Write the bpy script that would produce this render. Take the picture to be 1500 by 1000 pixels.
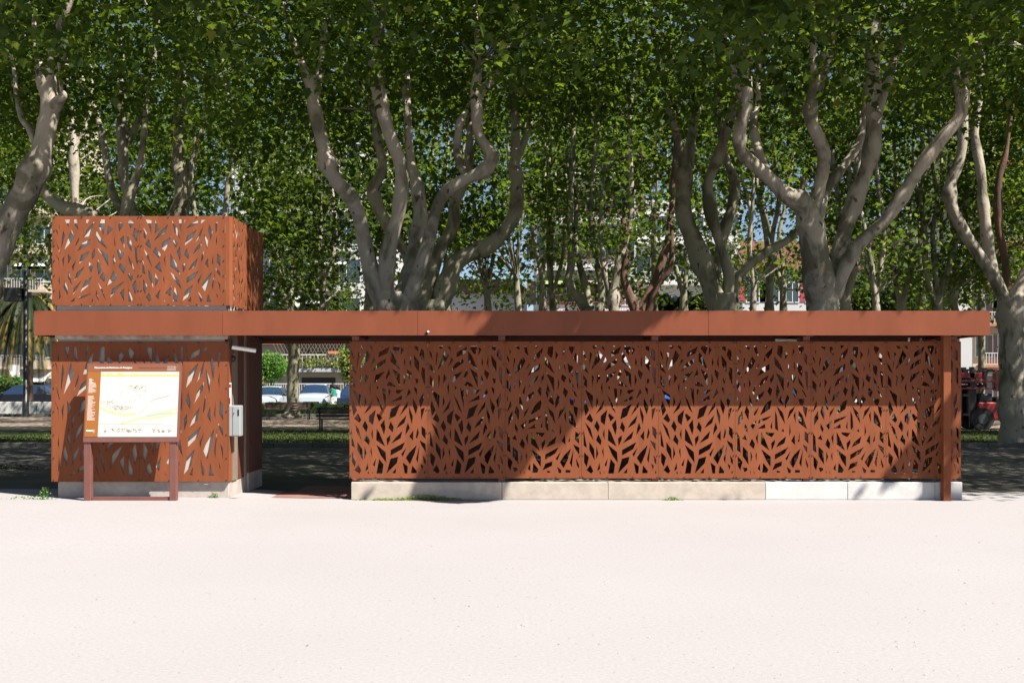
import bpy, bmesh, math, random
import numpy as np
from mathutils import Vector, Matrix, noise
from mathutils.geometry import delaunay_2d_cdt
from math import radians, sin, cos, pi, sqrt, atan2

random.seed(7); rng = np.random.default_rng(11)
for o in list(bpy.data.objects): bpy.data.objects.remove(o, do_unlink=True)
SC = bpy.context.scene; COL = SC.collection

# ------------------------------------------------------------------ camera, world, sun, exposure
FPX = 1600.0; CX = 750.0; HY = 568.0; EYE = 1.5
cd = bpy.data.cameras.new('camera'); cam = bpy.data.objects.new('camera', cd); COL.objects.link(cam)
cam.location = (0, 0, EYE); cam.rotation_euler = (radians(90), 0, 0)
cd.sensor_width = 36; cd.lens = FPX / 1500 * 36; cd.shift_y = (HY - 500) / 1500
cd.clip_start = .1; cd.clip_end = 2000
SC.camera = cam
SUN = Vector((.62, -.44, 1.0))                 # towards the light
sl = bpy.data.lights.new('sun', 'SUN'); so = bpy.data.objects.new('sun', sl); COL.objects.link(so)
sl.energy = 5.0; sl.angle = radians(.53); sl.color = (1, .95, .87)
so.rotation_euler = SUN.to_track_quat('Z', 'Y').to_euler()
so.location = (20, -12, 40)
W = bpy.data.worlds.new('World'); SC.world = W; W.use_nodes = True
wn = W.node_tree.nodes; wl = W.node_tree.links
sky = wn.new('ShaderNodeTexSky'); sky.sky_type = 'NISHITA'; sky.sun_disc = False
sky.sun_elevation = atan2(1, sqrt(SUN.x**2 + SUN.y**2)); sky.sun_rotation = atan2(SUN.x, SUN.y)
sky.air_density = .8; sky.dust_density = .4; sky.ozone_density = 1.0
bgn = wn['Background']; bgn.inputs[1].default_value = .05
wl.new(sky.outputs[0], bgn.inputs[0])
SC.view_settings.view_transform = 'Standard'; SC.view_settings.look = 'None'
SC.view_settings.exposure = 1.35; SC.view_settings.gamma = 1
SC.render.engine = 'CYCLES'
SC.cycles.max_bounces = 6; SC.cycles.transparent_max_bounces = 8

def P(px, py, Y):                               # a point of the place at distance Y
    return Vector(((px - CX) * Y / FPX, Y, EYE + (HY - py) * Y / FPX))

# ------------------------------------------------------------------ materials
M = {}
def mat(name, col, rough=.6, metal=0, var=0, scale=5, bump=0, bscale=60, spec=.5, col2=None, trans=None, detail=4, stretch=None):
    m = bpy.data.materials.new(name); m.use_nodes = True; M[name] = m
    nt = m.node_tree; n = nt.nodes; l = nt.links; b = n['Principled BSDF']
    b.inputs['Base Color'].default_value = (*col, 1); b.inputs['Roughness'].default_value = rough
    b.inputs['Metallic'].default_value = metal; b.inputs['Specular IOR Level'].default_value = spec
    tc = n.new('ShaderNodeTexCoord'); src = tc.outputs['Object']
    if stretch:
        mp = n.new('ShaderNodeMapping'); mp.inputs['Scale'].default_value = stretch; l.new(src, mp.inputs[0]); src = mp.outputs[0]
    if var or col2:
        nz = n.new('ShaderNodeTexNoise'); nz.inputs['Scale'].default_value = scale; nz.inputs['Detail'].default_value = detail
        nz.inputs['Roughness'].default_value = .65
        l.new(src, nz.inputs['Vector'])
        r = n.new('ShaderNodeValToRGB'); l.new(nz.outputs['Fac'], r.inputs[0])
        r.color_ramp.elements[0].position = .3; r.color_ramp.elements[1].position = .7
        c2 = col2 if col2 else tuple(min(1, c * (1 + var)) for c in col)
        c1 = col if col2 else tuple(c * (1 - var) for c in col)
        r.color_ramp.elements[0].color = (*c1, 1); r.color_ramp.elements[1].color = (*c2, 1)
        l.new(r.outputs[0], b.inputs['Base Color'])
    if bump:
        nb = n.new('ShaderNodeTexNoise'); nb.inputs['Scale'].default_value = bscale; nb.inputs['Detail'].default_value = 5
        l.new(src, nb.inputs['Vector'])
        bp = n.new('ShaderNodeBump'); bp.inputs['Strength'].default_value = bump; bp.inputs['Distance'].default_value = .02
        l.new(nb.outputs['Fac'], bp.inputs['Height']); l.new(bp.outputs[0], b.inputs['Normal'])
    return m

mat('corten', (.200, .062, .0265), .6, var=.17, scale=1.6, stretch=(3, 3, .7), bump=.03, bscale=90, spec=.12)
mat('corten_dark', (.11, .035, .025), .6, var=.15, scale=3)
mat('steel_brown', (.22, .075, .05), .5, var=.1, scale=6)
mat('bolt', (.05, .025, .02), .5, metal=.5)
mat('fascia', (.184, .056, .028), .45, var=.10, scale=1.3, stretch=(1.6, 1, .6), bump=.02, bscale=4, spec=.15)
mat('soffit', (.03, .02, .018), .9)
mat('plaster', (.46, .41, .36), .9, var=.08, scale=4)
mat('plaster_stain', (.55, .52, .47), .9, col2=(.25, .13, .07), scale=7, bump=.1)
mat('concrete', (.38, .33, .295), .9, var=.22, scale=4, bump=.25, bscale=120)
mat('concrete_warm', (.42, .36, .30), .9, var=.13, scale=7, bump=.3, bscale=140)
mat('concrete_white', (.50, .485, .47), .9, var=.1, scale=7, bump=.2, bscale=140)
mat('slab', (.42, .38, .34), .9, var=.2, scale=3)
mat('red_floor', (.22, .10, .08), .9, var=.2, scale=4, bump=.2)
mat('board_brown', (.15, .058, .045), .5, var=.12, scale=7)
mat('board_orange', (.27, .095, .018), .4)
mat('board_header', (.20, .072, .03), .4)
mat('paper', (.50, .485, .435), .35)
mat('print_white', (.75, .72, .68), .4)
mat('print_yellow', (.48, .40, .15), .4)
mat('print_lime', (.44, .45, .22), .4)
mat('print_cyan', (.28, .40, .36), .4)
mat('print_grey', (.18, .17, .14), .5)
mat('print_pink', (.26, .18, .14), .5)
mat('white_paint', (.72, .72, .72), .4)
mat('cabinet_grey', (.27, .285, .285), .4, var=.03, scale=8)
mat('black', (.012, .012, .013), .45)
mat('iron', (.014, .014, .016), .4)
mat('tube_light', (.75, .72, .66), .3)
mat('beige_frame', (.20, .155, .11), .6, var=.1)  # beige darkened to stand for roof shade on the passage wall
mat('red_paint', (.22, .010, .012), .4)
mat('orange_paint', (.6, .09, .02), .4)
mat('beige_paint', (.50, .42, .32), .5)
mat('rubber', (.012, .012, .012), .8)
mat('chrome', (.5, .5, .52), .25, metal=1)
mat('car_white', (.34, .38, .42), .2); mat('car_black', (.006, .006, .009), .35); mat('car_blue', (.02, .09, .32), .2)
mat('car_grey', (.05, .05, .055), .35); mat('car_navy', (.012, .02, .05), .15); mat('car_silver', (.40, .42, .44), .22)
mat('glass', (.015, .03, .06), .06, spec=.9)
mat('lamp_glass', (.55, .55, .55), .1)
mat('wood_bench', (.07, .045, .035), .55, var=.3, scale=6, stretch=(1, 8, 8))
mat('skin', (.32, .17, .11), .6); mat('hair', (.015, .01, .008), .7)
mat('cloth_green', (.01, .22, .15), .8); mat('cloth_white', (.62, .58, .52), .9); mat('cloth_blue', (.35, .48, .66), .9); mat('cloth_dark', (.02, .02, .03), .9)
mat('wall_cream', (.40, .33, .24), .9, var=.06, scale=.5); mat('wall_white', (.44, .43, .42), .9, var=.05, scale=.5)
mat('wall_grey', (.36, .36, .38), .9, var=.05, scale=.5); mat('wall_pink', (.62, .45, .36), .9, var=.06, scale=.5)
mat('wall_brick', (.32, .13, .08), .9, var=.15, scale=2)
mat('win_glass', (.03, .045, .06), .1, spec=.8); mat('shutter', (.16, .10, .08), .7); mat('shutter_red', (.30, .03, .05), .7)
mat('window_frame', (.5, .5, .5), .6)
mat('awning_green', (.42, .46, .20), .8); mat('awning_white', (.7, .7, .7), .8); mat('awning_pink', (.6, .45, .42), .8)
mat('roof_tile', (.10, .034, .024), .9, var=.3, scale=3, bump=.5, bscale=8)
mat('terracotta', (.5, .17, .08), .8)
mat('hedge_core', (.01, .02, .006), .9)

def ground_mat(name, c1, c2, s1, c3=None, bump=.3, speck=0):
    m = bpy.data.materials.new(name); m.use_nodes = True; M[name] = m
    n = m.node_tree.nodes; l = m.node_tree.links; b = n['Principled BSDF']; b.inputs['Roughness'].default_value = .95
    b.inputs['Specular IOR Level'].default_value = .15
    g = n.new('ShaderNodeNewGeometry')
    a = n.new('ShaderNodeTexNoise'); a.inputs['Scale'].default_value = s1; a.inputs['Detail'].default_value = 6; l.new(g.outputs['Position'], a.inputs['Vector'])
    r = n.new('ShaderNodeValToRGB'); r.color_ramp.elements[0].position = .32; r.color_ramp.elements[1].position = .68
    r.color_ramp.elements[0].color = (*c1, 1); r.color_ramp.elements[1].color = (*c2, 1); l.new(a.outputs['Fac'], r.inputs[0])
    f = n.new('ShaderNodeTexNoise'); f.inputs['Scale'].default_value = 38; f.inputs['Detail'].default_value = 6; f.inputs['Roughness'].default_value = .8
    l.new(g.outputs['Position'], f.inputs['Vector'])
    mr = n.new('ShaderNodeMapRange'); mr.inputs['From Min'].default_value = .25; mr.inputs['From Max'].default_value = .75
    mr.inputs['To Min'].default_value = .82; mr.inputs['To Max'].default_value = 1.14; l.new(f.outputs['Fac'], mr.inputs[0])
    mx = n.new('ShaderNodeMix'); mx.data_type = 'RGBA'; mx.blend_type = 'MULTIPLY'; mx.inputs['Factor'].default_value = 1
    l.new(r.outputs[0], mx.inputs['A']); l.new(mr.outputs[0], mx.inputs['B']); out = mx.outputs['Result']
    if speck:
        v = n.new('ShaderNodeTexVoronoi'); v.inputs['Scale'].default_value = 9; l.new(g.outputs['Position'], v.inputs['Vector'])
        lt = n.new('ShaderNodeMath'); lt.operation = 'LESS_THAN'; lt.inputs[1].default_value = speck; l.new(v.outputs['Distance'], lt.inputs[0])
        m2 = n.new('ShaderNodeMix'); m2.data_type = 'RGBA'; l.new(lt.outputs[0], m2.inputs['Factor']); l.new(out, m2.inputs['A'])
        m2.inputs['B'].default_value = (*(c3 or (.2, .17, .15)), 1); out = m2.outputs['Result']
    l.new(out, b.inputs['Base Color'])
    bp = n.new('ShaderNodeBump'); bp.inputs['Strength'].default_value = bump; bp.inputs['Distance'].default_value = .03
    l.new(f.outputs['Fac'], bp.inputs['Height']); l.new(bp.outputs[0], b.inputs['Normal'])
ground_mat('sand', (.282, .263, .264), (.296, .277, .279), .35, speck=.02, bump=.2)
ground_mat('asphalt', (.070, .064, .056), (.115, .105, .09), 1.2, bump=.3)
ground_mat('gravel_path', (.19, .15, .115), (.25, .20, .155), 1.0)
ground_mat('lawn_base', (.022, .035, .008), (.05, .06, .018), 2.0, bump=.8)
ground_mat('kerb_stone', (.10, .095, .085), (.16, .15, .13), 2)
ground_mat('road', (.09, .09, .095), (.12, .12, .12), .6)

def leaf_mat(name, dark, light, tr, tfac=.45):
    m = bpy.data.materials.new(name); m.use_nodes = True; M[name] = m
    n = m.node_tree.nodes; l = m.node_tree.links; b = n['Principled BSDF']; out = n['Material Output']
    g = n.new('ShaderNodeNewGeometry')
    r = n.new('ShaderNodeValToRGB'); l.new(g.outputs['Random Per Island'], r.inputs[0])
    e = r.color_ramp.elements; e[0].color = (*dark, 1); e[1].color = (*light, 1); e[1].position = .93
    x = e.new(.985); x.color = (light[0] * 2.2, light[1] * 1.25, light[2] * 1.3, 1)
    l.new(r.outputs[0], b.inputs['Base Color']); b.inputs['Roughness'].default_value = .55; b.inputs['Specular IOR Level'].default_value = .22
    t = n.new('ShaderNodeBsdfTranslucent')
    r2 = n.new('ShaderNodeValToRGB'); l.new(g.outputs['Random Per Island'], r2.inputs[0])
    r2.color_ramp.elements[0].color = (tr[0] * .6, tr[1] * .7, tr[2], 1); r2.color_ramp.elements[1].color = (*tr, 1)
    l.new(r2.outputs[0], t.inputs['Color'])
    mx = n.new('ShaderNodeMixShader'); mx.inputs[0].default_value = tfac
    l.new(b.outputs[0], mx.inputs[1]); l.new(t.outputs[0], mx.inputs[2]); l.new(mx.outputs[0], out.inputs['Surface'])
leaf_mat('leaf', (.010, .028, .004), (.050, .085, .010), (.22, .31, .020), .42)
leaf_mat('leaf_bright', (.05, .13, .02), (.12, .24, .04), (.25, .50, .05), .4)
leaf_mat('leaf_yellow', (.12, .17, .03), (.28, .33, .07), (.4, .5, .08), .4)
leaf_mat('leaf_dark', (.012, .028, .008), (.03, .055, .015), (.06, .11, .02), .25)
leaf_mat('palm_leaf', (.010, .02, .006), (.03, .042, .012), (.06, .09, .015), .25)
leaf_mat('palm_dry', (.10, .07, .02), (.28, .22, .05), (.4, .3, .06), .35)
leaf_mat('grass_blade', (.025, .045, .008), (.06, .085, .018), (.09, .14, .02), .3)

def bark_mat(name, a, b_, c):
    m = bpy.data.materials.new(name); m.use_nodes = True; M[name] = m
    n = m.node_tree.nodes; l = m.node_tree.links; b = n['Principled BSDF']; b.inputs['Roughness'].default_value = .85
    b.inputs['Specular IOR Level'].default_value = .2
    g = n.new('ShaderNodeNewGeometry')
    mp = n.new('ShaderNodeMapping'); mp.inputs['Scale'].default_value = (1, 1, .55); l.new(g.outputs['Position'], mp.inputs[0])
    nz = n.new('ShaderNodeTexNoise'); nz.inputs['Scale'].default_value = 2.2; nz.inputs['Detail'].default_value = 5; nz.inputs['Roughness'].default_value = .6
    nz.inputs['Distortion'].default_value = .6
    l.new(mp.outputs[0], nz.inputs['Vector'])
    r = n.new('ShaderNodeValToRGB'); l.new(nz.outputs['Fac'], r.inputs[0]); e = r.color_ramp.elements
    e[0].position = .40; e[0].color = (*b_, 1); e[1].position = .54; e[1].color = (*a, 1); x = e.new(.46); x.color = tuple((p + q) / 2 for p, q in zip(a, b_)) + (1,)
    n2 = n.new('ShaderNodeTexNoise'); n2.inputs['Scale'].default_value = 6.5; n2.inputs['Detail'].default_value = 3; l.new(mp.outputs[0], n2.inputs['Vector'])
    r2 = n.new('ShaderNodeValToRGB'); l.new(n2.outputs['Fac'], r2.inputs[0]); r2.color_ramp.elements[0].position = .66; r2.color_ramp.elements[1].position = .70
    mx = n.new('ShaderNodeMix'); mx.data_type = 'RGBA'; l.new(r2.outputs[0], mx.inputs['Factor']); l.new(r.outputs[0], mx.inputs['A']); mx.inputs['B'].default_value = (*c, 1)
    l.new(mx.outputs['Result'], b.inputs['Base Color'])
    n3 = n.new('ShaderNodeTexNoise'); n3.inputs['Scale'].default_value = 22; n3.inputs['Detail'].default_value = 6; l.new(mp.outputs[0], n3.inputs['Vector'])
    bp = n.new('ShaderNodeBump'); bp.inputs['Strength'].default_value = .45; bp.inputs['Distance'].default_value = .03
    l.new(n3.outputs['Fac'], bp.inputs['Height']); l.new(bp.outputs[0], b.inputs['Normal'])
bark_mat('bark_pale', (.34, .295, .24), (.14, .125, .088), (.09, .06, .045))
bark_mat('bark_olive', (.25, .23, .165), (.105, .097, .062), (.07, .05, .035))
bark_mat('bark_brown', (.14, .08, .055), (.08, .05, .035), (.19, .14, .10))

# ------------------------------------------------------------------ mesh helpers
class MB:
    def __init__(s): s.v = []; s.f = []; s.mi = []; s.sm = []
    def add(s, vs, fs, mi=0, sm=False):
        b = len(s.v); s.v += [tuple(v) for v in vs]
        for f in fs: s.f.append([b + i for i in f]); s.mi.append(mi); s.sm.append(sm)
        return s
    def box(s, x0, x1, y0, y1, z0, z1, mi=0):
        if x0 > x1: x0, x1 = x1, x0
        if y0 > y1: y0, y1 = y1, y0
        if z0 > z1: z0, z1 = z1, z0
        return s.add([(x0, y0, z0), (x1, y0, z0), (x1, y1, z0), (x0, y1, z0), (x0, y0, z1), (x1, y0, z1), (x1, y1, z1), (x0, y1, z1)],
                     [(0, 3, 2, 1), (4, 5, 6, 7), (0, 1, 5, 4), (1, 2, 6, 5), (2, 3, 7, 6), (3, 0, 4, 7)], mi)
    def tube(s, pts, rad, n=8, mi=0, cap=True, wob=0):
        pts = [Vector(p) for p in pts]; k = len(pts)
        if not hasattr(rad, '__len__'): rad = [rad] * k
        up = Vector((0.31, 1, .17)).normalized(); rings = []; vs = []
        for i, p in enumerate(pts):
            d = (pts[min(i + 1, k - 1)] - pts[max(i - 1, 0)])
            d = d.normalized() if d.length > 1e-9 else Vector((0, 0, 1))
            a = d.cross(up); a = a.normalized() if a.length > 1e-4 else d.orthogonal().normalized(); b = a.cross(d)
            for j in range(n):
                t = 2 * pi * j / n; q = p + (a * cos(t) + b * sin(t)) * rad[i]
                if wob:
                    w = noise.noise(q * 2.3) * wob + noise.noise(q * 6.1) * wob * .4
                    q = p + (a * cos(t) + b * sin(t)) * rad[i] * (1 + w)
                vs.append(q)
        fs = [(i * n + j, i * n + (j + 1) % n, (i + 1) * n + (j + 1) % n, (i + 1) * n + j) for i in range(k - 1) for j in range(n)]
        s.add(vs, fs, mi, True)
        if cap:
            s.add([vs[j] for j in range(n)][::-1], [tuple(range(n))], mi); s.add(vs[-n:], [tuple(range(n))], mi)
        return s
    def bar(s, a, b, w, h=None, mi=0):
        a = Vector(a); b = Vector(b); h = h or w; d = (b - a).normalized()
        u = d.cross(Vector((0, 0, 1))); u = u.normalized() if u.length > 1e-4 else Vector((1, 0, 0)); t = u.cross(d)
        vs = [p + u * (sx * w / 2) + t * (sz * h / 2) for p in (a, b) for sx, sz in ((-1, -1), (1, -1), (1, 1), (-1, 1))]
        return s.add(vs, [(0, 1, 2, 3), (7, 6, 5, 4), (0, 4, 5, 1), (1, 5, 6, 2), (2, 6, 7, 3), (3, 7, 4, 0)], mi)
    def cyl(s, a, b, r, n=20, mi=0): return s.tube([a, b], r, n, mi)
    def ball(s, c, r, nu=12, nv=8, mi=0, jit=0):
        c = Vector(c); r = r if hasattr(r, '__len__') else (r, r, r); vs = []; fs = []
        for i in range(nv + 1):
            for j in range(nu):
                ph = pi * i / nv; th = 2 * pi * j / nu
                d = Vector((sin(ph) * cos(th), sin(ph) * sin(th), cos(ph))); k = 1 + jit * noise.noise(d * 2.5 + c)
                vs.append(c + Vector((d.x * r[0], d.y * r[1], d.z * r[2])) * k)
        for i in range(nv):
            for j in range(nu): fs.append((i * nu + j, (i + 1) * nu + j, (i + 1) * nu + (j + 1) % nu, i * nu + (j + 1) % nu))
        return s.add(vs, fs, mi, True)
    def build(s, name, mats, parent=None, loc=None, bevel=0):
        me = bpy.data.meshes.new(name); me.from_pydata(s.v, [], s.f)
        mats = mats if isinstance(mats, (list, tuple)) else [mats]
        for m in mats: me.materials.append(M[m])
        me.polygons.foreach_set('material_index', s.mi); me.polygons.foreach_set('use_smooth', s.sm); me.update()
        o = bpy.data.objects.new(name, me); COL.objects.link(o)
        if parent: o.parent = parent
        if loc: o.location = loc
        if bevel:
            b = o.modifiers.new('bevel', 'BEVEL'); b.width = bevel; b.segments = 2; b.limit_method = 'ANGLE'
        return o

def tag(o, label=None, cat=None, group=None, kind=None):
    if label: o['label'] = label
    if cat: o['category'] = cat
    if group: o['group'] = group
    if kind: o['kind'] = kind
    return o
def thing(name, label, cat, loc=(0, 0, 0), rz=0, group=None):
    o = bpy.data.objects.new(name, None); COL.objects.link(o); o.location = loc; o.rotation_euler = (0, 0, rz); o.empty_display_size = .2
    return tag(o, label, cat, group)
def copy_tree(o, parent=None):
    c = o.copy(); COL.objects.link(c)
    if parent: c.parent = parent
    for ch in list(o.children): copy_tree(ch, c)
    return c

# ------------------------------------------------------------------ ground
def sheet(name, x0, x1, y0, y1, z, m, label=None):
    o = MB().add([(x0, y0, z), (x1, y0, z), (x1, y1, z), (x0, y1, z)], [(0, 1, 2, 3)]).build(name, m); return tag(o, kind='structure')
def sm01(t): t = min(max(t, 0), 1); return t * t * (3 - 2 * t)
def gz(x, y): return .048 * sm01((-3.0 - x) / .9) * sm01((y - 9) / 4) * sm01((24 - y) / 5) * sm01((x + 16) / 5)
gx_ = [-600, -100] + [-20 + .4 * i for i in range(91)] + [100, 600]; gy_ = [-60, 2] + [5 + .4 * i for i in range(56)] + [60, 900]
g_ = MB(); g_.add([(x, y, gz(x, y)) for y in gy_ for x in gx_], [(j * len(gx_) + i, j * len(gx_) + i + 1, (j + 1) * len(gx_) + i + 1, (j + 1) * len(gx_) + i) for j in range(len(gy_) - 1) for i in range(len(gx_) - 1)], 0, True)
tag(g_.build('ground', 'sand'), kind='structure')
# the plaza surface behind: asphalt with an uneven front edge
fr = [(-70 + i * .5, 15.75 + .10 * noise.noise(Vector((i * .17, 0, 3)))) for i in range(281)]
a = MB(); k = len(fr); ny = 13; a.add([(x, y + (27.5 - y) * j / (ny - 1), gz(x, y + (27.5 - y) * j / (ny - 1)) + .006) for j in range(ny) for x, y in fr], [(j * k + i, j * k + i + 1, (j + 1) * k + i + 1, (j + 1) * k + i) for j in range(ny - 1) for i in range(k - 1)], 0, True)
tag(a.build('asphalt_path', 'asphalt'), kind='structure')
sheet('gravel_path', -70, 70, 37.2, 56.8, .006, 'gravel_path')
sheet('road', -90, 90, 61.2, 84, .006, 'road')
def kerb(y0, y1, h=.12):
    o = MB()
    x = -60.
    while x < 60: o.box(x, x + .985, y0, y1, 0, h); x += 1.0
    return tag(o.build('kerb', 'kerb_stone', bevel=.01), kind='structure')
kerb(27.5, 27.68); kerb(37.0, 37.18, .06); kerb(56.8, 56.95, .14)
sheet('lawn_strip', -60, 60, 27.68, 37.0, .05, 'lawn_base')
sheet('lawn_strip', -60, 60, 56.95, 61.2, .05, 'lawn_base')
# grass
def blades(name, n, region, hmax, m='grass_blade', w=.012, par=None, z=.05, kind='stuff', label=None, cat=None):
    x = rng.uniform(region[0], region[1], n); y = rng.uniform(region[2], region[3], n)
    a_ = rng.uniform(0, 2 * pi, n); h = rng.uniform(.4, 1, n) * hmax; ln = rng.uniform(.1, .6, n) * h; ww = w * rng.uniform(.7, 1.5, n)
    v = np.zeros((n, 3, 3)); px = np.cos(a_); py = np.sin(a_)
    v[:, 0] = np.stack([x - py * ww, y + px * ww, np.full(n, z)], 1); v[:, 1] = np.stack([x + py * ww, y - px * ww, np.full(n, z)], 1)
    v[:, 2] = np.stack([x + px * ln, y + py * ln, z + h], 1)
    return mesh_np(name, v.reshape(-1, 3), 3, m, par, kind=kind, label=label, cat=cat)
def mesh_np(name, verts, k, m, par=None, kind=None, label=None, cat=None):
    nf = len(verts) // k; me = bpy.data.meshes.new(name)
    me.vertices.add(len(verts)); me.vertices.foreach_set('co', verts.astype(np.float32).ravel())
    me.loops.add(len(verts)); me.loops.foreach_set('vertex_index', np.arange(len(verts), dtype=np.int32))
    me.polygons.add(nf); me.polygons.foreach_set('loop_start', np.arange(0, len(verts), k, dtype=np.int32))
    me.polygons.foreach_set('loop_total', np.full(nf, k, dtype=np.int32))
    me.materials.append(M[m]); me.update(calc_edges=True)
    o = bpy.data.objects.new(name, me); COL.objects.link(o)
    if par: o.parent = par
    return tag(o, label, cat, kind=kind)
blades('grass', 26000, (-15, 17, 27.7, 37), .07, w=.016, label='short mown grass on the strip between the asphalt and the gravel path', cat='grass')
blades('grass', 12000, (-30, 32, 57, 60), .09, w=.025, label='sunlit rough grass along the foot of the far hedge', cat='grass')

# ------------------------------------------------------------------ perforated panels (traced shard-shaped cut-outs)
HA = """245,105 300,105 295,140 265,150;360,108 400,108 415,185;530,108 560,108 545,135;632,120 605,210 500,265 505,200;700,110 770,110 772,140 745,235 690,150;800,125 835,160 795,240;870,110 890,115 880,138;925,115 940,115 935,140;985,110 1030,115 1030,185 985,150;1075,150 1110,185 1110,310 1085,305 1050,235;120,170 145,210 158,305 122,230;215,195 240,225 200,425;330,175 378,245 340,320 240,440 275,330;425,270 440,310 380,400;580,290 578,345 420,465 480,355;660,185 705,250 775,440 660,325;845,270 860,340 850,390 838,350;930,235 935,420 912,350;975,235 1040,340 1038,475 985,380;118,345 150,390 190,495 120,430;125,515 170,590 170,690 125,640;240,520 265,540 245,690;315,500 355,550 310,635;568,465 525,530 440,630 460,515;632,430 645,500 600,575 592,540;685,425 775,500 780,680;835,495 858,590 832,665;885,440 940,490 915,580 880,500;1085,410 1120,430 1120,650 1095,600 1075,500;990,565 1030,570 1030,610 1010,640;385,620 388,790 365,690;465,665 495,690 475,722;545,700 585,715 590,970 560,830;635,605 690,635 720,680 610,660;630,710 655,730 630,825;735,725 825,720 760,780 735,760;905,705 925,760 855,845;980,680 1012,710 1010,790 980,720;150,720 250,800 245,975;305,805 328,890 300,965;460,800 505,870 566,1046 520,985;665,895 800,800 800,855;150,875 194,1004 152,1083 132,960;410,850 382,980 302,1057;785,920 759,973 723,1083 644,1125 670,990;885,885 880,960 786,1083 835,970;960,840 1018,960 996,1062 962,950;1100,770 1100,870 1065,970 1045,870"""
LA = """865,5 910,130 900,240 870,100;1020,40 1065,20 1025,185;205,95 240,180 220,215 160,165;425,50 395,245 350,200 350,130;460,95 518,150 475,200 447,120;295,190 328,270 310,340 265,265;145,215 210,300 245,450 200,370;545,180 555,290 540,375 498,250;628,205 662,275 650,345 603,285;825,120 800,220 710,290 745,220;850,220 870,290 820,380 830,290;1030,265 1075,310 1075,435 1032,370;120,310 160,545 122,520;315,375 352,455 342,515 288,450;395,300 395,445 375,370;450,300 480,350 545,530 445,450;620,385 620,440 585,525 577,430;770,330 750,425 645,490 700,410;918,325 915,455 872,400;975,290 990,350 970,425 955,415;200,480 255,570 262,715 200,580;290,535 312,630 285,700;380,550 385,690 365,600;450,515 555,610 562,745 500,650;800,480 765,570 637,650 640,580;1005,455 1075,500 1078,610 1030,520;825,550 785,670 768,635;955,520 930,630 880,765 832,685 870,620;1000,520 978,750 960,700;130,615 185,680 160,800 128,740;1045,650 1078,710 1078,775 1055,740;435,690 420,800 398,780;480,705 528,775 515,890 450,890;715,675 700,755 585,885 630,700;788,750 845,800 840,890 810,890;208,780 242,860 220,893 165,850;328,750 335,830 300,860;695,825 690,890 650,888;910,790 960,860 958,888 897,888;1015,765 1045,790 1035,850;335,860 350,900 330,890;385,865 400,890 388,890;1075,850 1078,890 1058,890"""
HB = """205,110 265,110 262,165 215,130;330,115 365,115 385,245 340,190;485,105 530,105 495,150;585,135 575,205 530,290 490,235;670,110 728,110 725,210 708,280 655,215;765,180 800,230 765,300;880,140 895,190 865,250;955,115 1025,120 1020,165 985,225 960,160;125,160 145,185 130,225;1040,210 1070,250 1065,370 1020,280;90,240 115,280 125,355 95,290;190,260 205,300 175,470;300,260 340,320 300,410 205,505 245,390;400,345 400,375 348,465;475,250 490,300 465,335;545,360 535,440 390,525 440,425;620,260 680,340 740,495 625,370;810,360 825,410 808,465;895,320 905,480 885,400;935,355 1000,400 998,540 950,470;85,405 115,450 160,560 90,480;90,580 140,650 138,755 92,690;205,590 200,700 185,660;260,565 290,615 260,700;525,520 500,590 400,690 440,580;600,500 600,560 570,630 555,580;645,490 740,560 742,740 705,650;800,550 818,640 795,735;855,505 910,545 885,620 845,570;1040,465 1080,480 1078,730 1060,650;950,545 1005,640 1030,720 960,620;350,650 330,790 308,750;545,680 582,720 555,810 520,740;655,640 685,740 650,840 635,760;470,735 445,810 365,890 385,800;885,690 935,745 905,830 870,760;995,710 1035,750 1065,825 1035,800;95,800 105,850 90,890;270,790 300,900 310,1000 290,990 262,900;710,800 745,920 725,930 672,875;795,790 835,855 765,980 765,880;955,850 1025,850 1030,880 1005,945 975,920;570,865 545,988 424,1072 470,960 520,890;140,870 150,950 95,1035;225,945 257,1015 249,1140 201,1036"""
LB = """375,10 350,80 315,145 320,80;625,0 700,90 722,230 660,110;855,0 835,60 765,175 790,60;970,0 1025,20 1005,150 975,60;155,60 160,165 108,250 110,150;865,70 870,220 845,120;915,60 960,120 1015,300 915,215;195,225 230,300 220,345 190,290;345,185 305,310 272,255;540,125 490,170 380,230 390,180;455,235 460,290 370,297;555,195 555,310 535,275;598,65 620,130 635,325 598,290;705,295 715,345 683,325;790,235 805,340 785,395;475,345 582,355 548,408 490,375;195,380 215,450 160,430;92,360 120,410 133,610 92,580;288,430 322,500 308,565 258,510;365,360 362,510 340,420;415,345 450,420 512,585 413,500;590,445 590,490 553,585 547,490;735,400 715,490 618,545 650,480;855,380 860,510 815,460;925,340 922,460 900,480;995,335 1035,370 1038,495 992,440;170,540 225,600 235,770 168,660;270,600 292,670 270,745;350,610 352,735 335,660;420,575 530,670 528,800 480,720;760,545 715,630 602,705 605,640;800,595 755,720 737,695;925,565 890,700 840,815 798,740 850,650;965,575 945,805 922,750;970,510 1040,550 1040,640 1000,580;100,665 155,740 130,850 102,790;1005,690 1040,790 1030,825 1010,770;395,760 395,860 365,830;440,755 500,840 485,880 430,880;680,735 675,790 568,850 600,765;170,815 220,820 225,850 190,875;755,805 805,850 800,885 775,885;870,845 925,850 920,882 865,880;625,855 660,865 655,882 620,882;258,850 270,870 272,905;315,860 325,905 312,880"""
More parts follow.
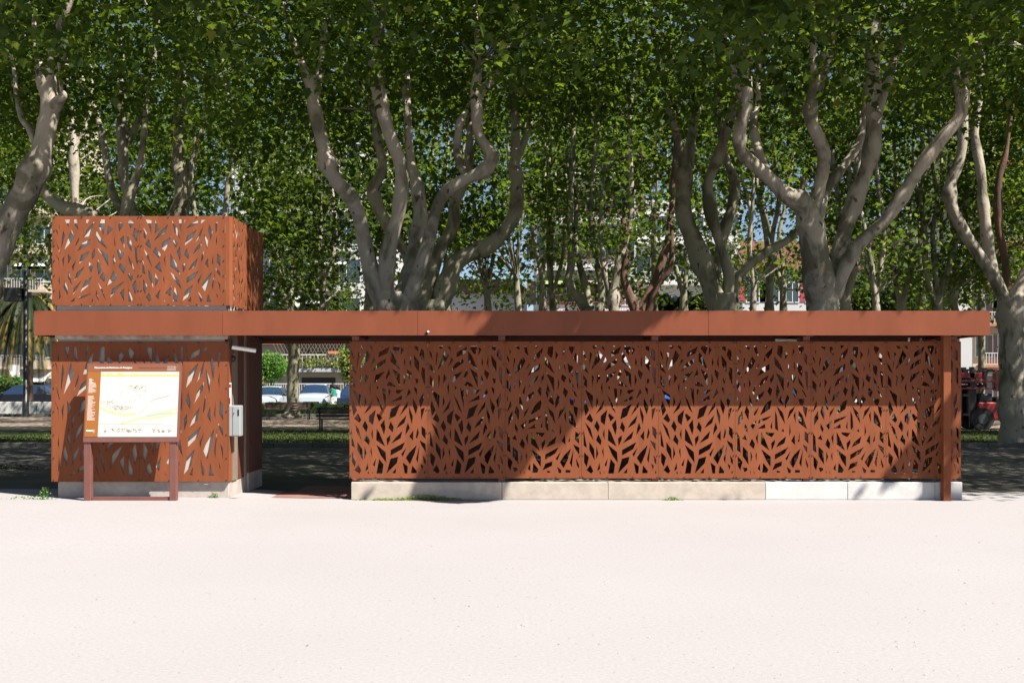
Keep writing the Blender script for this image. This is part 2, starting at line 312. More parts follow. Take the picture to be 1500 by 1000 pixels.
HC = """180,72 228,72 215,150;272,72 300,72 315,178 278,130;395,72 425,72 395,130;475,85 455,165 430,240 370,248 400,180;545,72 580,72 580,165 568,225 522,150;612,130 665,165 605,230;740,98 772,125 725,195 718,130;835,72 875,110 840,165 815,90;882,150 908,185 908,298 862,235;120,115 130,170 118,150;162,180 180,230 145,370 150,260;245,170 275,255 175,380 215,260;325,250 320,290 278,355 300,290;435,268 430,320 310,390 355,310;498,180 540,260 605,368 520,300 495,250;675,235 690,330 680,345;775,235 780,360 735,270;800,215 850,300 850,400 808,320;425,392 400,450 325,520 345,430;478,360 482,440 452,475 450,420;510,362 615,430 615,550 570,460;715,370 775,415 735,490 703,400;880,345 908,365 910,545 890,470;175,440 165,550 152,480;210,420 245,460 212,520;290,485 262,595 250,550;425,500 465,550 442,612 415,540;515,470 550,590 518,635 500,540;668,425 690,490 672,535 660,480;815,430 860,520 885,605 830,510;735,510 795,565 770,620 722,555;375,545 340,620 275,690 300,610;220,595 235,660 255,750 210,660;565,600 590,665 575,705 530,660;665,590 705,650 690,680 595,748 640,660;820,615 872,645 845,700 815,640;345,685 310,760 262,835 270,770;450,650 410,745 338,808 385,690;182,690 212,780 205,840 165,760;512,705 560,780 592,895 560,830;775,695 700,790 640,860 660,770;890,680 905,770 885,835 858,740;775,770 775,900 735,815;820,770 860,870 858,905 820,895;500,780 522,905 490,840;445,815 380,860 318,880 325,855;285,860 275,900 240,900;455,865 465,905 448,908;125,640 128,735 115,700;125,770 140,850 118,885;85,165 105,190 110,240;90,290 135,410 120,405;85,420 120,470 120,560 115,480"""
HD = """100,75 158,85 155,230 145,180 125,130;200,80 240,175 195,215;75,155 110,210 95,275 75,250;330,125 310,200 190,288 250,200;378,80 430,170 460,272 400,200;448,75 475,75 475,205 455,150;508,75 518,75 508,118;650,85 640,125 528,165 580,115;688,78 730,78 680,120;770,125 802,195 785,290 758,190;855,95 850,180 835,215 832,120;630,180 590,270 512,338 540,240;700,155 680,240 622,305 650,240;715,220 755,290 745,380 715,270;130,272 155,330 145,370 95,325;365,245 350,300 300,392 268,360 270,310;400,275 438,315 415,362 380,300;852,235 848,340 838,290;688,300 680,350 595,440 630,360;530,365 555,430 548,475 505,430;460,345 470,430 458,495 427,405;205,352 255,430 240,465 178,408;80,370 130,440 162,558 110,460;65,440 95,630 62,610;305,435 305,560 290,480;360,420 420,520 460,628 360,545;710,385 705,470 680,505 690,440;755,460 760,565 725,520;810,425 808,540 795,510;645,465 625,545 548,590 590,520;520,505 518,560 492,615 485,540;245,500 265,610 195,560;855,420 888,450 885,550 850,505;125,580 165,640 178,770 130,660;200,615 235,700 195,750;292,640 298,730 282,680;360,605 450,680 472,785 410,700;655,590 620,660 532,718 535,660;690,630 655,725 645,695;795,605 770,700 725,800 690,745 720,690;828,600 808,790 795,740;835,565 885,605 885,650 850,610;70,680 112,740 90,825 68,780;860,700 885,730 885,805;135,815 158,880 135,905 100,860;252,780 235,880 202,850;370,745 362,850 308,820;405,755 440,830 430,905 385,895;595,735 560,840 490,895 520,790;655,800 695,870 690,905 670,900;755,825 790,905 742,905;578,850 575,905 545,900;840,810 860,850 855,870;290,875 305,905 298,905"""
def parse(s, fx, fy): return [[(fx(*map(float, p.split(',')))[0], fy(float(p.split(',')[1]))) for p in q.split()] for q in s.split(';')]
def conv(up, low, x0, x1):
    out = []
    for s, sc, yo in ((up, 9.52, 495), (low, 9.09, 595)):
        for q in s.split(';'):
            pl = []
            for p in q.split():
                u, v = map(float, p.split(',')); X = x0 + u / sc; Y = yo + v / sc
                pl.append(((X - x1[0]) / (x1[1] - x1[0]), (700.5 - Y) / 200.5))
            out.append(pl)
    return out
def conv2(s, xa, xb, ya, yb):
    return [[((float(p.split(',')[0]) - xa) / (xb - xa), (yb - float(p.split(',')[1])) / (yb - ya)) for p in q.split()] for q in s.split(';')]
PAT = {'A': conv(HA, LA, 955, (965.3, 1077)), 'B': conv(HB, LB, 1180, (1187, 1298)),
       'C': conv2(HC, 60, 934, 36, 942), 'D': conv2(HD, 38, 936, 40, 944)}
def panel_mesh(name, w, h, pat, flip=False, t=.006, bolts=True):
    vs = [(0, 0), (w, 0), (w, h), (0, h)]; faces = [[0, 1, 2, 3]]
    for pl in PAT[pat]:
        q = [(((1 - x) if flip else x) * w, y * h) for x, y in pl]
        mx_ = sum(x for x, y in q) / len(q); my_ = sum(y for x, y in q) / len(q); q = [(mx_ + (x - mx_) * (1.17 if pat in 'AB' else 1.08), my_ + (y - my_) * (1.06 if pat in 'AB' else 1.03)) for x, y in q]
        q = [(min(max(x, .012), w - .012), min(max(y, .02), h - .02)) for x, y in q]
        ar = sum(q[i][0] * q[(i + 1) % len(q)][1] - q[(i + 1) % len(q)][0] * q[i][1] for i in range(len(q)))
        if abs(ar) < 1e-5: continue
        if ar < 0: q = q[::-1]
        b = len(vs); vs += q; faces.append(list(range(b, b + len(q))))
    V, E, F, ov, oe, of = delaunay_2d_cdt([Vector(v) for v in vs], [], faces, 0, 1e-5)
    keep = [f for f, o in zip(F, of) if all(i == 0 for i in o)]
    mb = MB(); n = len(V)
    mb.v = [(v.x, 0, v.y) for v in V] + [(v.x, t, v.y) for v in V]
    ed = {}
    for f in keep:
        f = list(f)
        a_, b_, c_ = (V[i] for i in f[:3])
        if (b_ - a_).cross(c_ - a_) < 0: f = f[::-1]
        mb.f.append(f); mb.mi.append(0); mb.sm.append(False)
        mb.f.append([i + n for i in f[::-1]]); mb.mi.append(0); mb.sm.append(False)
        for i in range(len(f)):
            e = (f[i], f[(i + 1) % len(f)]); ed[e] = 1
    for (i, j) in ed:
        if (j, i) not in ed: mb.f.append([j, i, i + n, j + n]); mb.mi.append(0); mb.sm.append(False)
    if bolts:
        pos = [(x, z) for x in (.018, w - .018) for z in [h * k_ / 6 for k_ in range(1, 6)]] + [(w * k_ / 3 + (.018 if k_ == 0 else -.018 if k_ == 3 else 0), z) for k_ in range(4) for z in (.016, h - .016)]
        for x, z in pos:
            mb.tube([(x, .001, z), (x, -.008, z)], .0085, 6, 1)
    me = mb.build(name, ['corten', 'bolt']); return me

# ------------------------------------------------------------------ pavilion
YP = 14.70; S = FPX / YP
X = lambda px, Y=YP: (px - CX) * Y / FPX
Z = lambda py, Y=YP: EYE + (HY - py) * Y / FPX
pav = thing('pavilion', 'long flat-roofed rust-coloured pavilion with leaf-cut metal screens on the pale square', 'pavilion', (0, 15, 0))
def part(name, mb, m, par=pav, bevel=0, label=None):
    o = mb.build(name, m, par, bevel=bevel); 
    o.matrix_parent_inverse = Matrix.Translation(-Vector(pav.location)) if par is pav else Matrix()
    if label: o['label'] = label
    return o
def place(o, loc, rz=0, par=pav):
    o.parent = par; o.matrix_parent_inverse = Matrix.Translation(-Vector(pav.location)); o.location = loc; o.rotation_euler = (0, 0, rz); return o
YF = 14.29; YKP = 14.44; XK = lambda px: X(px, YKP); ZK = lambda py: Z(py, YKP); FX0 = X(50, YF); FX1 = X(1450, YF); FZ0 = Z(491, YF); FZ1 = Z(455, YF)
# fascia segments (joints seen at 326, 612, 1038)
for k_, (a_, b_) in enumerate(((50, 325.6), (326.1, 611.6), (612.1, 1037.6), (1038.1, 1450))):
    m = MB(); xa, xb = X(a_, YF), X(b_, YF)
    m.box(xa, xb, YF, YF + .012, FZ0, FZ1); m.box(xa, xb, YF + .0122, YF + .06, FZ0 + .001, FZ0 + .012); m.box(xa, xb, YF + .0122, YF + .1, FZ1 - .013, FZ1 - .001)
    part('fascia', m, 'fascia')
m = MB(); m.box(FX0 + .002, FX0 + .014, YF + .013, 17.0, FZ0, FZ1 - .014); part('fascia_return', m, 'fascia')
m = MB(); m.box(FX1 - .014, FX1 - .002, YF + .013, 17.0, FZ0, FZ1 - .014); part('fascia_return', m, 'fascia')
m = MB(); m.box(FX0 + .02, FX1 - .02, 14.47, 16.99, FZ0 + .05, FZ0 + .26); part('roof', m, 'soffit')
m = MB(); m.box(FX0 + .02, FX1 - .02, 17.0, 17.02, FZ0, FZ1); part('rear_fascia', m, 'fascia')
m = MB()
for x_ in (520, 735, 960, 1183, 1398): m.box(X(x_) - .05, X(x_) + .05, 14.60, 16.6, FZ0 + .0, FZ0 + .05)
m.box(X(512), X(1408), 15.6, 15.7, FZ0 - .03, FZ0 + .049)
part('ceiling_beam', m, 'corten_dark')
# screens of the right-hand wing
seams = [512, 627, 740, 852, 965, 1077, 1188, 1298, 1408]; kinds = 'AABAABBA'
ZB, ZT = Z(700.3), Z(500)
proto = {}
def add_screen(pat, x0, x1, y, z0, z1, flip=False, rz=0, par=pav, gap=.003):
    w = x1 - x0 - gap; key = (pat, round(w, 2), round(z1 - z0, 2), flip)
    if key not in proto: o = panel_mesh('perforated_screen', w, z1 - z0, pat, flip); proto[key] = o
    else: o = proto[key].copy(); COL.objects.link(o)
    return place(o, (x0, y, z0), rz, par)
for i in range(8): add_screen(kinds[i], X(seams[i]), X(seams[i + 1]), YP, ZB, ZT)
xs = [X(s_) for s_ in seams]
for i in range(8):                              # rear screens of the wing
    add_screen(kinds[7 - i], xs[i], xs[i + 1], 16.55, ZB, ZT, True)
# end screens
def side_screen(pat, x, y0, y1, z0, z1, flip=False):
    w = y1 - y0 - .003; o = panel_mesh('perforated_screen', w, z1 - z0, pat, flip); return place(o, (x, y0, z0), radians(90))
side_screen('B', X(1408) - .001, 14.72, 15.62, ZB, ZT); side_screen('A', X(1408) - .001, 15.63, 16.53, ZB, ZT)
# posts
for px_ in (520, 735, 960, 1183, 1399):
    m = MB(); m.box(X(px_) - .045, X(px_) + .045, 14.75, 14.84, .2, FZ0); part('post', m, 'steel_brown')
    m = MB(); m.box(X(px_) - .045, X(px_) + .045, 16.40, 16.49, .2, FZ0); part('post', m, 'steel_brown')
m = MB(); m.box(X(1380, 14.55), X(1391, 14.55), 14.50, 14.60, 0, FZ0 + .05); part('post', m, 'corten', bevel=.006, label='square front post standing in front of the last screen')
# glass pane and uprights seen inside the right end
m = MB(); m.box(X(1342), X(1345), 15.0, 15.03, .24, FZ0); m.box(X(1360), X(1363), 15.0, 15.03, .24, FZ0); part('window_mullion', m, 'chrome')
# plinths
m = MB(); m.box(X(515), X(735), 14.66, 14.86, 0, .235); m.box(X(735.4), X(890), 14.66, 14.86, 0, .236); m.box(X(890.4), X(1120), 14.66, 14.86, 0, .235); part('plinth', m, 'concrete_warm', bevel=.008)
m = MB(); m.box(X(1120.4), X(1240), 14.66, 14.86, 0, .236); m.box(X(1240.4), X(1368), 14.66, 14.86, 0, .235); m.box(X(1368.4), X(1376), 14.662, 14.86, 0, .236); m.box(X(1376.4), X(1408), 14.66, 14.86, 0, .236); part('plinth', m, 'concrete_white', bevel=.008)
m = MB(); m.box(X(515), X(1408), 14.862, 16.6, 0, .234); part('floor_slab', m, 'slab')
m = MB(); m.box(X(517), X(1406), 16.60, 16.66, .19, .30); part('rear_plinth', m, 'concrete')
# dark partition inside part of the wing
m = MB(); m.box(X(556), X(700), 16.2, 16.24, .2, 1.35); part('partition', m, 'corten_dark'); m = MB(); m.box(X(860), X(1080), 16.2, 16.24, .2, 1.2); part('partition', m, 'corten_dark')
# kiosk block
BK = YKP + .045                                  # wall face behind the screens
kz0 = ZK(705)
m = MB(); m.box(XK(84), XK(332), BK, 16.3, .26, FZ0 + .05); part('kiosk_wall', m, ['plaster'])
m = MB(); m.box(XK(80), XK(333), YKP + .012, BK - .001, FZ0 - .045, FZ0 + .01); part('wall_capping', m, 'plaster_stain')
m = MB(); m.box(XK(82), XK(333.5), YKP + .06, 16.30, 0, .259); part('plinth', m, 'concrete', bevel=.01)
KT = ZK(500)
add_screen('C', XK(76.5), XK(205), YKP, kz0, KT); add_screen('D', XK(205), XK(334), YKP, kz0, KT)
m = MB(); m.box(XK(75.2), XK(76.4), YKP + .001, YKP + .12, kz0, KT); part('screen_return', m, 'corten')
m = MB(); m.box(XK(334.2), XK(335.4), YKP + .001, YKP + .12, kz0, KT); part('screen_return', m, 'corten')
for (a_, b_) in ((YKP + .13, 15.36), (15.37, 16.28)):
    o = panel_mesh('perforated_screen', b_ - a_, KT - kz0, 'A'); place(o, (XK(75.2), a_, kz0), radians(90))
# roof box
BZ0, BZ1 = ZK(447.5), ZK(316.5); bx1 = XK(337)
add_screen('C', XK(77.5), XK(205), YKP, BZ0, BZ1); add_screen('D', XK(205), XK(330), YKP, BZ0, BZ1)
m = MB(); m.box(XK(76.3), XK(77.4), YKP, YKP + .10, BZ0, BZ1); part('corner_fold', m, 'corten')
m = MB(); q_ = [(XK(330), YKP), (XK(336), YKP), (bx1 + .02, YKP + .05), (bx1 + .014, YKP + .056), (XK(336) - .002, YKP + .006), (XK(330), YKP + .006)]
m.add([(x, y, z) for z in (BZ0, BZ1) for x, y in q_], [(i, (i + 1) % 6, (i + 1) % 6 + 6, i + 6) for i in range(6)] + [tuple(range(5, -1, -1)), tuple(range(6, 12))]); part('corner_fold', m, 'corten')
side_screen('D', bx1 + .02, YKP + .053, 15.36, BZ0, BZ1); side_screen('C', bx1 + .02, 15.365, 16.27, BZ0, BZ1)
side_screen('C', XK(76.3), YKP + .12, 15.36, BZ0, BZ1); side_screen('D', XK(76.3), 15.365, 16.27, BZ0, BZ1)
m = MB(); m.box(XK(84), XK(325), BK, 16.2, FZ1 - .05, BZ1 - .015); part('roof_room_wall', m, 'plaster')
m = MB(); m.box(XK(86), XK(318), 16.26, 16.28, BZ0, BZ1); part('rear_panel', m, 'corten')
m = MB(); m.box(XK(82), XK(330), YKP + .03, BK - .002, FZ1 - .02, BZ0 + .005); part('box_base', m, 'plaster')
# passage wall details (right side of kiosk)
wx = XK(333.5); Yw = lambda px: -wx * FPX / (CX - px)
m = MB(); m.box(wx - .05, wx + .012, BK, Yw(338.8), .262, FZ0 + .04); part('door_frame', m, 'steel_brown')
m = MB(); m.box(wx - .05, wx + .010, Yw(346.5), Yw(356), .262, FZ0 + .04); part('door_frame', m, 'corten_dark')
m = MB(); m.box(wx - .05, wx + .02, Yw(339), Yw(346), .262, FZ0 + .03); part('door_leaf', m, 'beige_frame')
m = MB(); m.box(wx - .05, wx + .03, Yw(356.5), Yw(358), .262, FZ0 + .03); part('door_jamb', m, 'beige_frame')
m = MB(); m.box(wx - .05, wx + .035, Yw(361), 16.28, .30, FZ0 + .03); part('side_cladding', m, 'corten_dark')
m = MB(); m.box(wx - .05, wx + .03, Yw(361.5), 16.30, 0, .298); part('side_plinth', m, 'concrete')
# roof column lines of passage
m = MB(); m.box(wx + .04, X(512) - .001, 14.86, 16.6, .004, .012); part('passage_floor', m, 'red_floor')

# small fixtures on the pavilion
def fixture(name, label, cat, loc, group=None): return thing(name, label, cat, loc, group=group)
t = fixture('utility_cabinet', 'pale grey electrical cabinet fixed at the passage corner of the kiosk', 'cabinet', (X(342.5, 14.53), 14.535, Z(616, 14.53)))
w = .105; h = .205
MB().box(-w, w, -.075, .075, -h, h).build('cabinet_body', 'cabinet_grey', t, bevel=.012)
MB().box(.006, w - .008, -.083, -.0755, -h + .012, h - .012).build('door', 'cabinet_grey', t, bevel=.004)
MB().box(w - .035, w - .015, -.088, -.0835, .07, .15).build('label_plate', 'black', t)
MB().cyl((.02, -.083, .10), (.02, -.092, .10), .008, 8).build('lock', 'black', t)
t = fixture('notice_plate', 'narrow white notice plate above the grey cabinet', 'sign', (X(335.5, 14.47), 14.47, Z(577, 14.47)))
MB().box(-.02, .03, -.004, .004, -.15, .15).build('plate', 'white_paint', t)
MB().box(-.018, .028, -.007, -.0045, .09, .13).build('red_mark', 'red_paint', t)
MB().box(-.012, .02, -.007, -.0045, -.13, -.05).build('black_mark', 'black', t)
t = fixture('tube_lamp', 'white fluorescent tube lamp under the roof at the kiosk passage', 'lamp', (XK(338), 14.50, ZK(508)))
MB().tube([(0, 0, 0), (.30, .08, -.045)], .028, 12).build('diffuser', 'tube_light', t)
MB().box(-.05, .0, -.03, .03, -.03, .10).build('bracket', 'black', t)
t = fixture('tube_lamp', 'short pale tube lamp above the screens near the right end of the roof', 'lamp', (X(1138), 14.80, Z(498)))
MB().tube([(0, 0, 0), (.29, 0, -.004)], .022, 12).build('diffuser', 'tube_light', t)
MB().box(.291, .32, -.02, .02, -.02, .03).build('bracket', 'black', t)
t = fixture('security_camera', 'small dome camera on the passage wall below the tube lamp', 'camera', (X(341,14.62), 14.62, Z(523,14.62)))
MB().ball((0, -.02, -.02), .045).build('dome', 'black', t); MB().box(-.04, .03, -.03, .06, .0, .05).build('housing', 'steel_brown', t, bevel=.008)
t = fixture('spot_lamp', 'tiny black spot lamp sticking out of the fascia', 'lamp', (X(628, YF), YF, Z(486, YF)))
MB().tube([(-.03, 0, -.02), (.0, -.08, 0)], .018, 10).build('lamp_head', 'black', t)
MB().tube([(0, -.081, 0), (.001, -.085, .0)], .014, 10).build('lens', 'lamp_glass', t)

# ------------------------------------------------------------------ information board
def textmesh(body, size, m, par, loc, rot, bold=0, ext=.0008):
    cu = bpy.data.curves.new('lettering', 'FONT'); cu.body = body; cu.size = size; cu.extrude = ext; cu.offset = bold; cu.resolution_u = 2
    tmp = bpy.data.objects.new('tmp', cu); COL.objects.link(tmp)
    dg = bpy.context.evaluated_depsgraph_get(); me = bpy.data.meshes.new_from_object(tmp.evaluated_get(dg))
    bpy.data.objects.remove(tmp); me.materials.clear(); me.materials.append(M[m])
    o = bpy.data.objects.new('lettering', me); COL.objects.link(o); o.parent = par; o.location = loc; o.rotation_euler = rot; return o
YBd = 14.08
bd = thing('information_board', 'brown framed information board with a pale town map in front of the kiosk', 'information board', (X(192, YBd), YBd, .045))
x0 = X(122.5, YBd) - bd.location.x; x1 = X(257.5, YBd) - bd.location.x
zt = Z(532, YBd + .13) - .045; zb = Z(640, YBd) - .045
for sx in (x0, x1 - .085): MB().box(sx + .0, sx + .09, .0, .09, 0, zb - .02).build('post', 'board_brown', bd, bevel=.006)
MB().box(x0 + .106, x1 - .1, .02, .07, .0, .05).build('bottom_rail', 'board_brown', bd)
hh = zt - zb
face = bpy.data.objects.new('display_panel', None)
# tilted display: local z runs up the panel
sm = MB(); sm.box(x0 - .005, x1 + .035, 0, .05, -.065, hh + .01)
dp = sm.build('display_panel', 'board_brown', bd, loc=(0, -.005, zb), bevel=.004); dp.rotation_euler = (-atan2(.13, hh), 0, 0)
bpy.data.objects.remove(face)
fx0, fx1 = x0 + .012, x1 + .012
lx = fx0 + (fx1 - fx0) * .145
MB().box(fx0, fx1, -.004, -.0005, hh - .10, hh - .012).build('header_strip', 'board_header', dp)
MB().box(fx0, lx, -.004, -.0005, .004, hh - .102).build('legend_strip', 'board_orange', dp)
MB().box(lx + .0005, fx1, -.004, -.0005, .004, hh - .102).build('map_sheet', 'paper', dp)
def quad2(mb, pts, y, mi): mb[mi].add([(x_, y, z_) for x_, z_ in pts], [tuple(range(len(pts)))], 0)
U = lambda u: lx + (fx1 - lx) * u
V_ = lambda v: .004 + (hh - .106) * v
mps = [MB() for _ in range(5)]
def strip(pts, w, mi):
    for (a, b) in zip(pts[:-1], pts[1:]):
        quad2(mps, [(U(a[0]), V_(a[1] - w)), (U(b[0]), V_(b[1] - w)), (U(b[0]), V_(b[1] + w)), (U(a[0]), V_(a[1] + w))], -.0046 - mi * .0002, mi)
sk = [0.0 + i / 60 for i in range(61)]
for i in range(60):
    hgt = .955 + .03 * abs(noise.noise(Vector((sk[i] * 6, 1, 0)))) + .012 * noise.noise(Vector((sk[i] * 30, 4, 0))) + (.02 if 12 < i < 15 else 0)
    quad2(mps, [(U(sk[i]), V_(.925)), (U(sk[i + 1]), V_(.925)), (U(sk[i + 1]), V_(hgt)), (U(sk[i]), V_(hgt))], -.0046, 0)
strip([(0, .45), (.08, .41), (.15, .37), (.27, .35), (.33, .33), (.47, .355)], .018, 1)
strip([(.28, .205), (.40, .24), (.56, .29), (.60, .29)], .014, 1); strip([(.61, .27), (.8, .31), (.93, .345), (1.0, .37)], .014, 1)
strip([(.60, .31), (.75, .345), (.93, .37)], .010, 2); strip([(.60, .325), (.75, .365), (.93, .41), (1., .44)], .010, 1)
strip([(.51, .36), (.58, .42), (.65, .54), (.72, .58), (.83, .61), (.90, .64)], .003, 3)
strip([(0, .19), (.82, .19)], .002, 4); strip([(.13, .49), (.19, .44), (.24, .43)], .002, 3)
rr = random.Random(3)
for (cx_, cy_, n_, s_) in ((.46, .76, 60, .06), (.25, .44, 60, .07), (.42, .62, 16, .16), (.1, .53, 30, .05), (.35, .44, 20, .04)):
    for _ in range(n_):
        u = cx_ + rr.gauss(0, s_); v = cy_ + rr.gauss(0, s_ * .4)
        if .02 < u < .97: quad2(mps, [(U(u), V_(v)), (U(u + .010), V_(v + .001)), (U(u + .009), V_(v + .008)), (U(u), V_(v + .007))], -.0056, 4)
for cx_ in (.09, .18, .25, .31, .37, .40, .46, .52, .7, .76, .9):
    for _ in range(5):
        u = cx_ + rr.uniform(-.02, .02); v = .09 + rr.uniform(-.03, .03); quad2(mps, [(U(u), V_(v)), (U(u + .016), V_(v)), (U(u + .016), V_(v + .012)), (U(u), V_(v + .012))], -.0056, 4)
quad2(mps, [(U(.81), V_(.07)), (U(.845), V_(.07)), (U(.845), V_(.10)), (U(.81), V_(.10))], -.0058, 3)
for q_, (a_, b_) in zip(mps, (('skyline_print', 'print_yellow'), ('park_print', 'print_lime'), ('river_print', 'print_cyan'), ('street_print', 'print_grey'), ('landmark_print', 'print_pink'))): q_.build(a_, b_, dp)
R90 = (radians(90), 0, 0)
textmesh('Découverte du Patrimoine de Perpignan', .030, 'print_white', dp, (fx0 + .085, -.0052, hh - .058), R90, .0006)
textmesh('Descoberta del patrimoni de Perpinyà', .030, 'board_brown', dp, (fx0 + .655, -.0052, hh - .058), R90, .0002)
MB().box(fx1 - .16, fx1 - .045, -.0056, -.0045, hh - .09, hh - .028).build('crest_panel', 'print_pink', dp)
lm = MB(); rr = random.Random(5)
zz = hh - .25
while zz > .22:
    if not (.18 < (hh - zz) - .2 < .22): lm.box(fx0 + .022, fx0 + .022 + rr.uniform(.05, .105), -.0052, -.0045, zz, zz + .0035)
    zz -= .0115
for k_ in range(4): lm.box(fx0 + .025, fx0 + .06 + .02 * (k_ % 2), -.0052, -.0045, hh - .2 - k_ * .016, hh - .194 - k_ * .016)
lm.box(fx0 + .02, fx0 + .105, -.0052, -.0045, .075, .092); lm.box(fx0 + .118, fx0 + .123, -.0052, -.0045, .055, .1)
lm.build('legend_lines', 'print_white', dp)

# ------------------------------------------------------------------ trees
LEAF9 = np.array([(0, 0), (.32, .02), (.30, .22), (.52, .38), (.24, .52), (0.0, 1.0), (-.24, .52), (-.52, .38), (-.30, .22), (-.32, .02)]) - np.array([0, .3])
LEAF7 = np.array([(0, -.3), (.42, -.1), (.28, .18), (0, .65), (-.28, .18), (-.42, -.1)])
def leaf_verts(centers, size, shape, droop=.5):
    n = len(centers); k = len(shape)
    yaw = rng.uniform(0, 2 * pi, n); tilt = rng.normal(.45, .5, n); roll = rng.normal(0, .5, n); s = size * rng.uniform(.6, 1.25, n)
    x = shape[None, :, 0] * s[:, None]; y = shape[None, :, 1] * s[:, None]
    z = -np.abs(x) * .35 - y * y * .5 / np.maximum(s[:, None], .01)     # cupped and drooping
    # roll about y, tilt about x, yaw about z
    cr, sr = np.cos(roll)[:, None], np.sin(roll)[:, None]; x2 = x * cr + z * sr; z2 = -x * sr + z * cr
    ct, st = np.cos(-tilt)[:, None], np.sin(-tilt)[:, None]; y2 = y * ct - z2 * st; z3 = y * st + z2 * ct
    cy, sy = np.cos(yaw)[:, None], np.sin(yaw)[:, None]; x3 = x2 * cy - y2 * sy; y3 = x2 * sy + y2 * cy
    v = np.stack([x3, y3, z3], 2) + centers[:, None, :]
    return v.reshape(-1, 3)
sx_, sy_ = SUN.x, -SUN.y
px2x = lambda px: (px - CX) / 109.8
py2z = lambda py: EYE + (HY - py) / 109.8
def inpoly(x, z, poly):
    c = np.zeros(len(x), bool); j = len(poly) - 1
    for i in range(len(poly)):
        xi, zi = poly[i]; xj, zj = poly[j]
        cond = ((zi > z) != (zj > z)) & (x < (xj - xi) * (z - zi) / (zj - zi + 1e-12) + xi); c ^= cond; j = i
    return c
def fq(px, py, Y): return ((px - CX) * Y / FPX, EYE + (HY - py) * Y / FPX)
FMASK = [[fq(a, b, YF) for a, b in q] for q in (((735, 448), (852, 448), (826, 500), (690, 500), (708, 480)), ((868, 448), (988, 448), (905, 500), (846, 500)))]
PMASK = [[fq(a, b, YP) for a, b in q] for q in (((655, 560), (900, 560), (851, 597), (824, 640), (788, 648), (762, 685), (742, 704), (684, 706), (676, 737), (600, 737), (606, 712), (632, 660), (640, 620), (650, 596)),
                                                ((1392, 560), (1385, 600), (1340, 640), (1305, 690), (1285, 706), (1285, 712), (1228, 737), (1262, 737), (1300, 712), (1345, 690), (1350, 737), (1380, 737), (1400, 640)))]
def sunny_ok(c):
    """drop foliage whose shade would fall on the sunlit front of the pavilion or the open square"""
    x, y, z = c[:, 0], c[:, 1], c[:, 2]
    gx = x - sx_ * z; gy = y + sy_ * z
    edge = 14.75 + .35 * np.sin(gx * 1.7) + .2 * np.sin(gx * 4.1 + 1) + np.where(gx < -6.2, .8, 0)
    ok = gy > edge
    t = (YF - y) / sy_; zh = z - t; xh = x - sx_ * t
    t2 = (YP - y) / sy_; zp = z - t2; xp = x - sx_ * t2
    fm = np.zeros(len(x), bool); pm = fm.copy()
    for mk in FMASK: fm |= inpoly(xh, zh, mk)
    for mk in PMASK: pm |= inpoly(xp, zp, mk)
    fas = (t > 0) & (zh < 2.6) & (zh >= FZ0 - .02) & (xh > FX0 - .1) & (xh < FX1 + .1)
    pan = (t > 0) & (zh < FZ0 - .02) & (zp > -.02) & (xp > FX0 - .3) & (xp < X(1412))
    ok &= ~(fas & ~fm); ok &= ~(pan & ~pm)
    ok |= (fas & fm) | (pan & pm & (zp > 0.01))
    t = (YKP - y) / sy_; zh = z - t; xh = x - sx_ * t
    ok &= ~((t > 0) & (zh > 2.3) & (zh < 3.95) & (xh > XK(72)) & (xh < XK(342)))
    t = (x - bx1) / sx_; zh = z - t; yh = y + sy_ * t
    ok &= ~((t > 0) & (zh > 2.3) & (zh < 3.95) & (yh > 14.3) & (yh < 15.3))
    return ok
def catmull(pts, rad, sub=5):
    P_ = [Vector(p) for p in pts]; out = []; ro = []
    for i in range(len(P_) - 1):
        p0 = P_[max(i - 1, 0)]; p1 = P_[i]; p2 = P_[i + 1]; p3 = P_[min(i + 2, len(P_) - 1)]
        for k_ in range(sub):
            t = k_ / sub; t2 = t * t; t3 = t2 * t
            out.append(.5 * ((2 * p1) + (p2 - p0) * t + (2 * p0 - 5 * p1 + 4 * p2 - p3) * t2 + (3 * p1 - p0 - 3 * p2 + p3) * t3)); ro.append(rad[i] * (1 - t) + rad[i + 1] * t)
    out.append(P_[-1]); ro.append(rad[-1]); return out, ro
